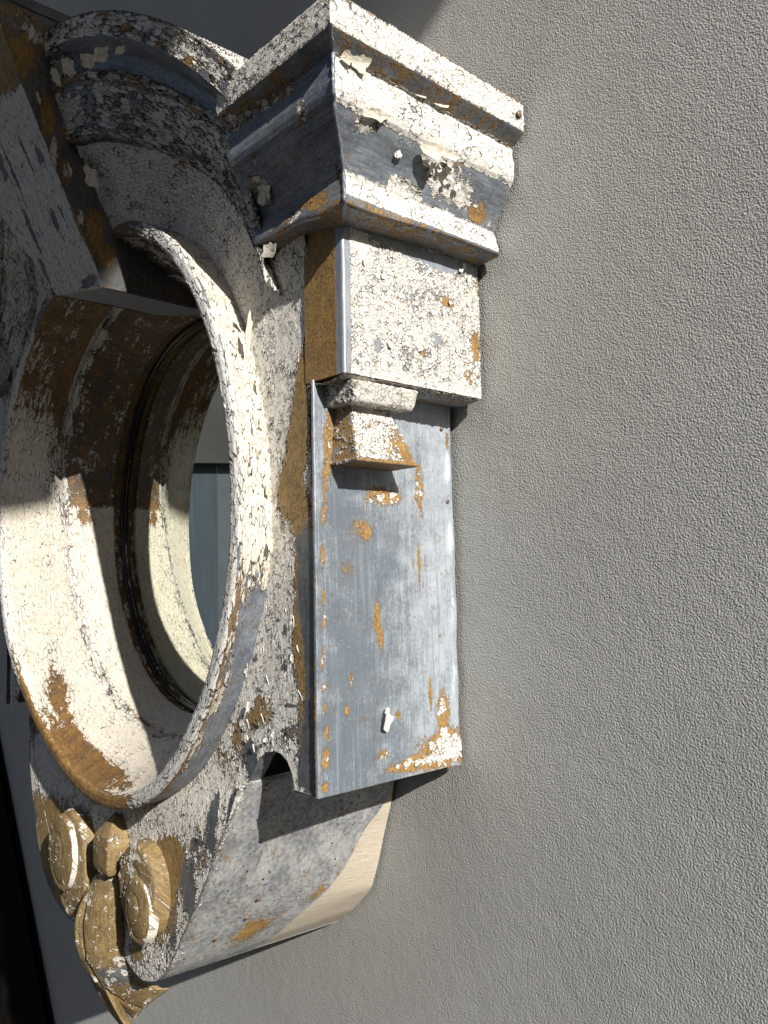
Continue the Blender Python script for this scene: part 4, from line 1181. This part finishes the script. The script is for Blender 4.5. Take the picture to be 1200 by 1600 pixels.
# --- volutes, bud and leaf at the foot of the apron
def disc(b, cx, cz, rx, rz, y0, y1, W, M, T, rnd=0.004, dome=0.002, seed=1):
    """a rounded disc standing off the apron from y1 (back) to y0 (front)"""
    n, th = 220, np.linspace(-math.pi, math.pi, 220)
    prof = [(0.0, y0 - dome)]
    for u in np.linspace(0, 1, 34)[1:]:
        q = u * (1 - rnd / rx)
        prof.append((q, y0 - dome * (1 - q * q)))
    for a in np.linspace(0, math.pi / 2, 6)[1:]:
        prof.append((1 - rnd / rx + rnd / rx * math.sin(a), y0 + rnd * (1 - math.cos(a))))
    for u in np.linspace(0, 1, 16)[1:]:
        prof.append((1.0 + 0.04 * u, y0 + rnd + (y1 - y0 - rnd) * u))
    pr_ = np.array(prof)
    R = pr_[:, 0][None]
    X = cx + rx * R * np.cos(th)[:, None]
    Z = cz + rz * R * np.sin(th)[:, None]
    ph_ = (R * 1.55 - th[:, None] / (2 * math.pi)) % 1.0
    spiral = np.exp(-((ph_ - 0.5) / 0.10) ** 2) * sstep(R, 0.12, 0.3) * sstep(R, 0.98, 0.9)
    Y = pr_[:, 1][None] + 0 * X + lownoise(X, Z, 55, seed) * 0.0012 + spiral * 0.0010
    V = np.concatenate([[0], np.cumsum(np.hypot(np.diff(pr_[:, 0]) * rx, np.diff(pr_[:, 1])))])[None]
    side = sstep(R, 0.97, 1.0)
    f = lambda q: q(X, Z, side + 0 * X) if callable(q) else q
    b.sheet(np.stack([X, Y, Z], -1), X + 0.35 * side * 0, Z + Y, f(W), f(M) - 0.15 * spiral, f(T), flip=True)

def volute(sgn):
    b = Build()
    if sgn > 0:
        cx, cz = 0.106, -0.420
        disc(b, cx, cz, 0.043, 0.049, -0.2080, -0.186, lambda x, z, s: 0.30 + 0.35 * np.exp(-((x - .10) / .012) ** 2 - ((z + .385) / .02) ** 2) - 0.1 * s, 0.80, 0.5, seed=71)
        o = b.done('volute', M_GILT, MIR)
        c = Build()
        disc(c, 0.1165, -0.4365, 0.0285, 0.0335, -0.2125, -0.202, lambda x, z, s: 0.18 + 0.65 * s * sstep(x, 0.12, 0.14), 0.84, 0.6, rnd=0.002, dome=0.003, seed=72)
        e = c.done('volute_eye', M_GILT, o)
    else:
        # drop-shaped body, the eye sits high on it
        disc(b, -0.083, -0.436, 0.047, 0.064, -0.206, -0.184, lambda x, z, s: 0.26 + 0.1 * s, 0.80, 0.5, seed=73)
        o = b.done('volute', M_GILT, MIR)
        c = Build()
        disc(c, -0.094, -0.424, 0.040, 0.0455, -0.213, -0.200, lambda x, z, s: 0.18 + 0.75 * s * sstep(x, -0.085, -0.06), 0.80, 0.6, rnd=0.002, dome=0.003, seed=74)
        c.done('volute_eye', M_GILT, o)
volute(1)
volute(-1)

def bud():
    b = Build()
    n, m = 90, 70
    th = np.linspace(0, 2 * math.pi, n)[:, None]
    u = np.linspace(0, 1, m)[None]
    prof = np.interp(u, [0, 0.05, 0.13, 0.5, 0.66, 1.0], [0.80, 0.90, 0.96, 1.0, 0.92, 0.12])
    cx = 0.026 + 0.004 * u
    # faceted: a flat front with chamfers
    sq = 1.0 / np.maximum(np.abs(np.cos(th)), np.abs(np.sin(th))) ** 0.85
    X = cx + 0.0215 * prof * np.cos(th) * sq
    Y = -0.196 + 0.019 * prof * np.sin(th) * sq
    Z = -0.420 + 0.064 * u + 0 * th
    b.sheet(np.stack([X, Y, Z], -1), th * 0.022 + 0 * u, Z + 0 * th, 0.15, 0.78, 0.5)
    # bottom
    k = np.linspace(0, 1, 16)[None]
    X = 0.026 + 0.0215 * 0.72 * np.cos(th) * sq * k
    Y = -0.196 + 0.019 * 0.72 * np.sin(th) * sq * k
    b.sheet(np.stack([X, Y, -0.420 - 0.004 * (1 - k) + 0 * th], -1), X, Y, 0.1, 0.6, 0.5)
    b.done('bud', M_GILT, MIR)
bud()

def leaf():
    L = smooth_path([(-0.004, -0.194, -0.425), (-0.022, -0.199, -0.440), (-0.035, -0.210, -0.470), (-0.038, -0.212, -0.500), (-0.036, -0.208, -0.530), (-0.035, -0.192, -0.566), (-0.034, -0.166, -0.600), (-0.030, -0.146, -0.624)], 220)
    R = smooth_path([(0.036, -0.194, -0.424), (0.040, -0.198, -0.440), (0.040, -0.198, -0.470), (0.038, -0.194, -0.498), (0.037, -0.188, -0.522), (0.036, -0.174, -0.547), (0.037, -0.155, -0.562), (0.040, -0.138, -0.570)], 220)
    s = np.linspace(0, 1, 220)[:, None]
    t = np.linspace(0, 1, 80)[None]
    jag = 0.0012 * np.sin(s * 60) + 0.0008 * np.sin(s * 141)
    P = L[:, None] * (1 - t[..., None]) + R[:, None] * t[..., None]
    hump = 0.014 * np.sin(t * math.pi) ** 0.8 * (0.55 + 0.45 * np.sin(s * math.pi))
    vein = 0.0035 * np.exp(-((t - 0.30 - 0.1 * s) / 0.05) ** 2) * sstep(s, 0.1, 0.3) - 0.004 * np.exp(-((t - 0.16) / 0.06) ** 2) * np.exp(-((s - 0.42) / 0.2) ** 2)
    P[..., 1] += -hump + vein + (t > 0.98) * jag
    bare = np.exp(-((s - 0.66) / 0.10) ** 2) * sstep(t, 0.35, 0.7)
    b = Build()
    b.sheet(P, t * 0.07 + 0 * s, s * 0.22 + 0 * t, 0.24 + 0.1 * bare, 0.80 - 0.45 * bare, 0.5, flip=False)
    # thickness and back
    Q = P.copy()
    Q[..., 1] += 0.006
    b.sheet(Q, t * 0.07 + 0 * s, s * 0.22 + 0 * t, 0.0, 0.35, 0.5, flip=True)
    for e0 in (0, -1):
        E = np.stack([P[:, e0], Q[:, e0]], 1)
        b.sheet(E, np.zeros((220, 2)), s * 0.22 + np.zeros((1, 2)), 0.1, 0.7, 0.5, flip=e0 == 0)
    E = np.stack([P[-1], Q[-1]], 1)
    b.sheet(E, np.zeros((80, 2)), np.zeros((80, 2)), 0.4, 0.6, 0.5)
    b.done('leaf', M_GILT, MIR)
    # the narrow leaf curling behind it
    C = smooth_path([(-0.036, -0.195, -0.535), (-0.032, -0.182, -0.570), (-0.016, -0.166, -0.610), (-0.002, -0.140, -0.655)], 90)
    s = np.linspace(0, 1, 90)[:, None]
    a = np.linspace(0, 2 * math.pi, 28)[None]
    wd = 0.021 * np.sin(np.clip(s * 0.8 + 0.18, 0, 1) * math.pi) + 0.004
    X = C[:, :1] + wd * np.cos(a)
    Y = C[:, 1:2] + 0.006 * np.sin(a) - 0.3 * wd * np.cos(a) ** 2
    Z = C[:, 2:3] + 0 * a
    b = Build()
    b.sheet(np.stack([X, Y, Z], -1), a * 0.008 + 0 * s, s * 0.11 + 0 * a, 0.1, 0.9, 0.5, flip=True)
    b.done('leaf', M_GILT, MIR)
leaf()

# --- the far left side, out at the edge of the picture: same parts, coarse
def left_side():
    b = Build()
    P, U, Z, X, Y = plan_sheet(b, [(-0.3955, -0.1832), (-0.398, -0.1822), (-0.398, -0.0045)], -0.2745, 0.089, 'pilaster', 0, 0, 0, h=0.0022)
    b.sheet(P, U, Z, 0.1, 0.4, 0.2, flip=True)
    b.done('pilaster', M_SIDE, MIR)
    b = Build()
    P, U, Z, X, Y = plan_sheet(b, [(-0.386, -0.1805), (-0.4385, -0.1805), (-0.44, -0.179), (-0.44, -0.0042)], 0.0876, 0.232, 'block', 0, 0, 0, h=0.002)
    b.sheet(P, U, Z, 0.7, 0.5, 0.2, flip=True)
    b.done('block', M_BLOCK, MIR)
    pk, pkL = resample(CPROF, 0.0018)
    k, z = pk[:, 0], pk[:, 1]
    s1 = np.linspace(0, 1, 90)[:, None]
    s2 = np.linspace(0, 1, 110)[1:, None]
    X = np.vstack([0.338 + (0.44 + k[None] - 0.338) * s1, (0.44 + k[None]) + 0 * s2])
    Y = np.vstack([(-0.178 - k[None]) + 0 * s1, (-0.178 - k[None]) * (1 - s2) - 0.0035 * s2])
    Zc = np.repeat(z[None], len(X), 0)
    b = Build()
    b.sheet(np.stack([-X, Y, Zc], -1), X - Y, np.repeat(pkL[None], len(X), 0), 0.6, 0.5, 0.3, flip=False)
    b.done('cornice', M_CORN, MIR)
left_side()

# --- nails and rivets
def nail(x, y, z, n, r, mat):
    b = Build()
    th = np.linspace(0, 2 * math.pi, 15)[:, None]
    u = np.linspace(0, 1, 6)[None]
    rr = r * np.sin(u * math.pi / 2)
    hh = r * 0.45 * np.cos(u * math.pi / 2)
    nv = np.array(n, float)
    a = unit(np.cross(nv, [0.1, 0.2, 1.0]))
    c = np.cross(nv, a)
    P = np.array([x, y, z]) + rr[..., None] * (np.cos(th)[..., None] * a + np.sin(th)[..., None] * c) + hh[..., None] * nv
    b.sheet(P, rr + 0 * th, hh + 0 * th, 0, 0, 0, flip=False)
    b.done('nail', mat, MIR)
M_NAIL = plain_mat('rusty_nail', (0.20, 0.13, 0.08), 0.55, 0.4, 300, metal=0.4)
nail(0.5062, -0.013, 0.350, (1, 0, 0), 0.0036, M_NAIL)
nail(0.3985, -0.012, -0.012, (1, 0, 0), 0.0022, M_NAIL)
nail(0.3985, -0.018, 0.062, (1, 0, 0), 0.0022, M_NAIL)
for (t_, s_) in ((0.32, 0.52), (0.18, 0.70), (0.30, 0.62)):
    i = int(s_ * 259)
    p_ = F_[i] * (1 - t_) + B_[i] * t_
    nail(p_[0] + 0.004, p_[1], p_[2], unit((0.86, 0.1, -0.5)), 0.0026, M_NAIL)

# --- paint flakes that have lifted off the surface: curled chips, each its own piece
def chip(pos, normal, up, w_, h_, curl, lift, seed, mat, tilt=0.0):
    r = np.random.default_rng(seed)
    nrm = unit(normal)
    a = unit(np.array(up, float) - np.dot(up, nrm) * nrm)
    c = np.cross(a, nrm)
    n = 15
    th = np.linspace(0, 2 * math.pi, n, endpoint=False) + r.uniform(-0.12, 0.12, n)
    rad = np.minimum(1.25, 0.80 / np.maximum(np.abs(np.cos(th + 0.4)), np.abs(np.sin(th + 0.4)))) * (1 + r.uniform(-0.26, 0.12, n))
    bm = bmesh.new()
    def put(u, v, off):
        bend = curl * (u * u * w_ * 0.5) + tilt * (v + 1) * h_ * 0.5
        p = np.array(pos) + c * u * w_ * 0.5 + a * v * h_ * 0.5 + nrm * (lift + bend + off)
        return bm.verts.new(tuple(p))
    loops = []
    for off in (0.0007, 0.0):
        ctr = put(0, 0, off)
        ringA = [put(0.55 * rad[i] * math.cos(th[i]), 0.55 * rad[i] * math.sin(th[i]), off + r.uniform(-1, 1) * 0.0003) for i in range(n)]
        ringB = [put(rad[i] * math.cos(th[i]), rad[i] * math.sin(th[i]), off) for i in range(n)]
        loops.append((ctr, ringA, ringB))
    for q, (ctr, A, B) in enumerate(loops):
        for i in range(n):
            j = (i + 1) % n
            f1 = (ctr, A[i], A[j])
            f2 = (A[i], B[i], B[j], A[j])
            bm.faces.new(f1 if q == 0 else f1[::-1])
            bm.faces.new(f2 if q == 0 else f2[::-1])
    for i in range(n):
        j = (i + 1) % n
        bm.faces.new((loops[0][2][i], loops[1][2][i], loops[1][2][j], loops[0][2][j]))
    return link_bm('paint_flake', bm, mat, MIR)

M_CHIP = plain_mat('loose_white_paint', (0.70, 0.675, 0.62), 0.75, 0.12, 160, bump=0.00012)
M_CHIPC = plain_mat('loose_cream_paint', (0.66, 0.60, 0.49), 0.75, 0.18, 160, bump=0.00012)
for i, c in enumerate(CHIPS):
    chip(c[0], c[1], c[2], c[3], c[4], c[5], c[6], 100 + i, M_CHIPC if c[7] else M_CHIP, tilt=c[8])

# ------------------------------------------------------------------ beyond the mirror
def dark_panel():
    t = root('leaning_panel', 'black framed dark panel leaning at a slant against the grey wall, left of the mirror', 'panel', (-0.70, -0.03, 0.0))
    M_BL = plain_mat('black_lacquer', (0.003, 0.003, 0.003), 0.9, 0.3, 12, spec=0.05)
    M_BR = plain_mat('dark_brown_board', (0.014, 0.011, 0.009), 0.9, 0.4, 10, stretch=(6, 6, 0.6), spec=0.05)
    def slab(name, pts, y0, y1, mat):
        bm = bmesh.new()
        a = [bm.verts.new((x + 0.70, y0 + 0.03, z + HANG)) for x, z in pts]
        b_ = [bm.verts.new((x + 0.70, y1 + 0.03, z + HANG)) for x, z in pts]
        bm.faces.new(a)
        bm.faces.new(b_[::-1])
        for i in range(len(pts)):
            bm.faces.new((a[i], b_[i], b_[(i + 1) % len(pts)], a[(i + 1) % len(pts)]))
        link_bm(name, bm, mat, t)
    slab('frame', [(-1.10, -0.294), (-1.0075, -0.428), (-0.667, -0.922), (-0.20, -1.60), (-0.59, -1.60), (-0.850, -0.988), (-1.00, -0.62), (-1.15, -0.32)], -0.016, -0.003, M_BL)
    slab('board', [(-0.847, -0.988), (-0.997, -0.62), (-1.147, -0.32), (-1.9, -0.60), (-1.9, -1.60), (-0.587, -1.60)], -0.012, -0.005, M_BR)
dark_panel()

def opposite():
    # clad house wall across the yard, seen only in the glass
    t = root('clad_house_wall', 'blue grey boarded house wall seen as pale stripes in the mirror glass', 'house wall', (-7.4, -4.2, 0))
    t.rotation_euler = (0, 0, math.radians(-61))
    M_B = plain_mat('blue_grey_boards', (0.042, 0.062, 0.088), 0.6, 0.12, 3, stretch=(8, 8, 0.5))
    M_D = plain_mat('dark_eaves', (0.035, 0.037, 0.038), 0.6, 0.2, 3)
    M_T = plain_mat('pale_trim', (0.075, 0.095, 0.12), 0.6, 0.1, 3)
    for i in range(12):
        x = -1.7 + i * 0.28
        bm = bmesh.new()
        wd = 0.276
        box_mesh(bm, x, x + wd, -0.03 - 0.002 * (i % 3), 0.05, 0.0, 2.92)
        link_bm('board', bm, M_T if i in (2, 7) else M_B, t)
    bm = bmesh.new()
    box_mesh(bm, -1.8, 1.75, -0.05, 0.2, 2.92, 4.3)
    link_bm('upper_wall', bm, M_D, t)
opposite()
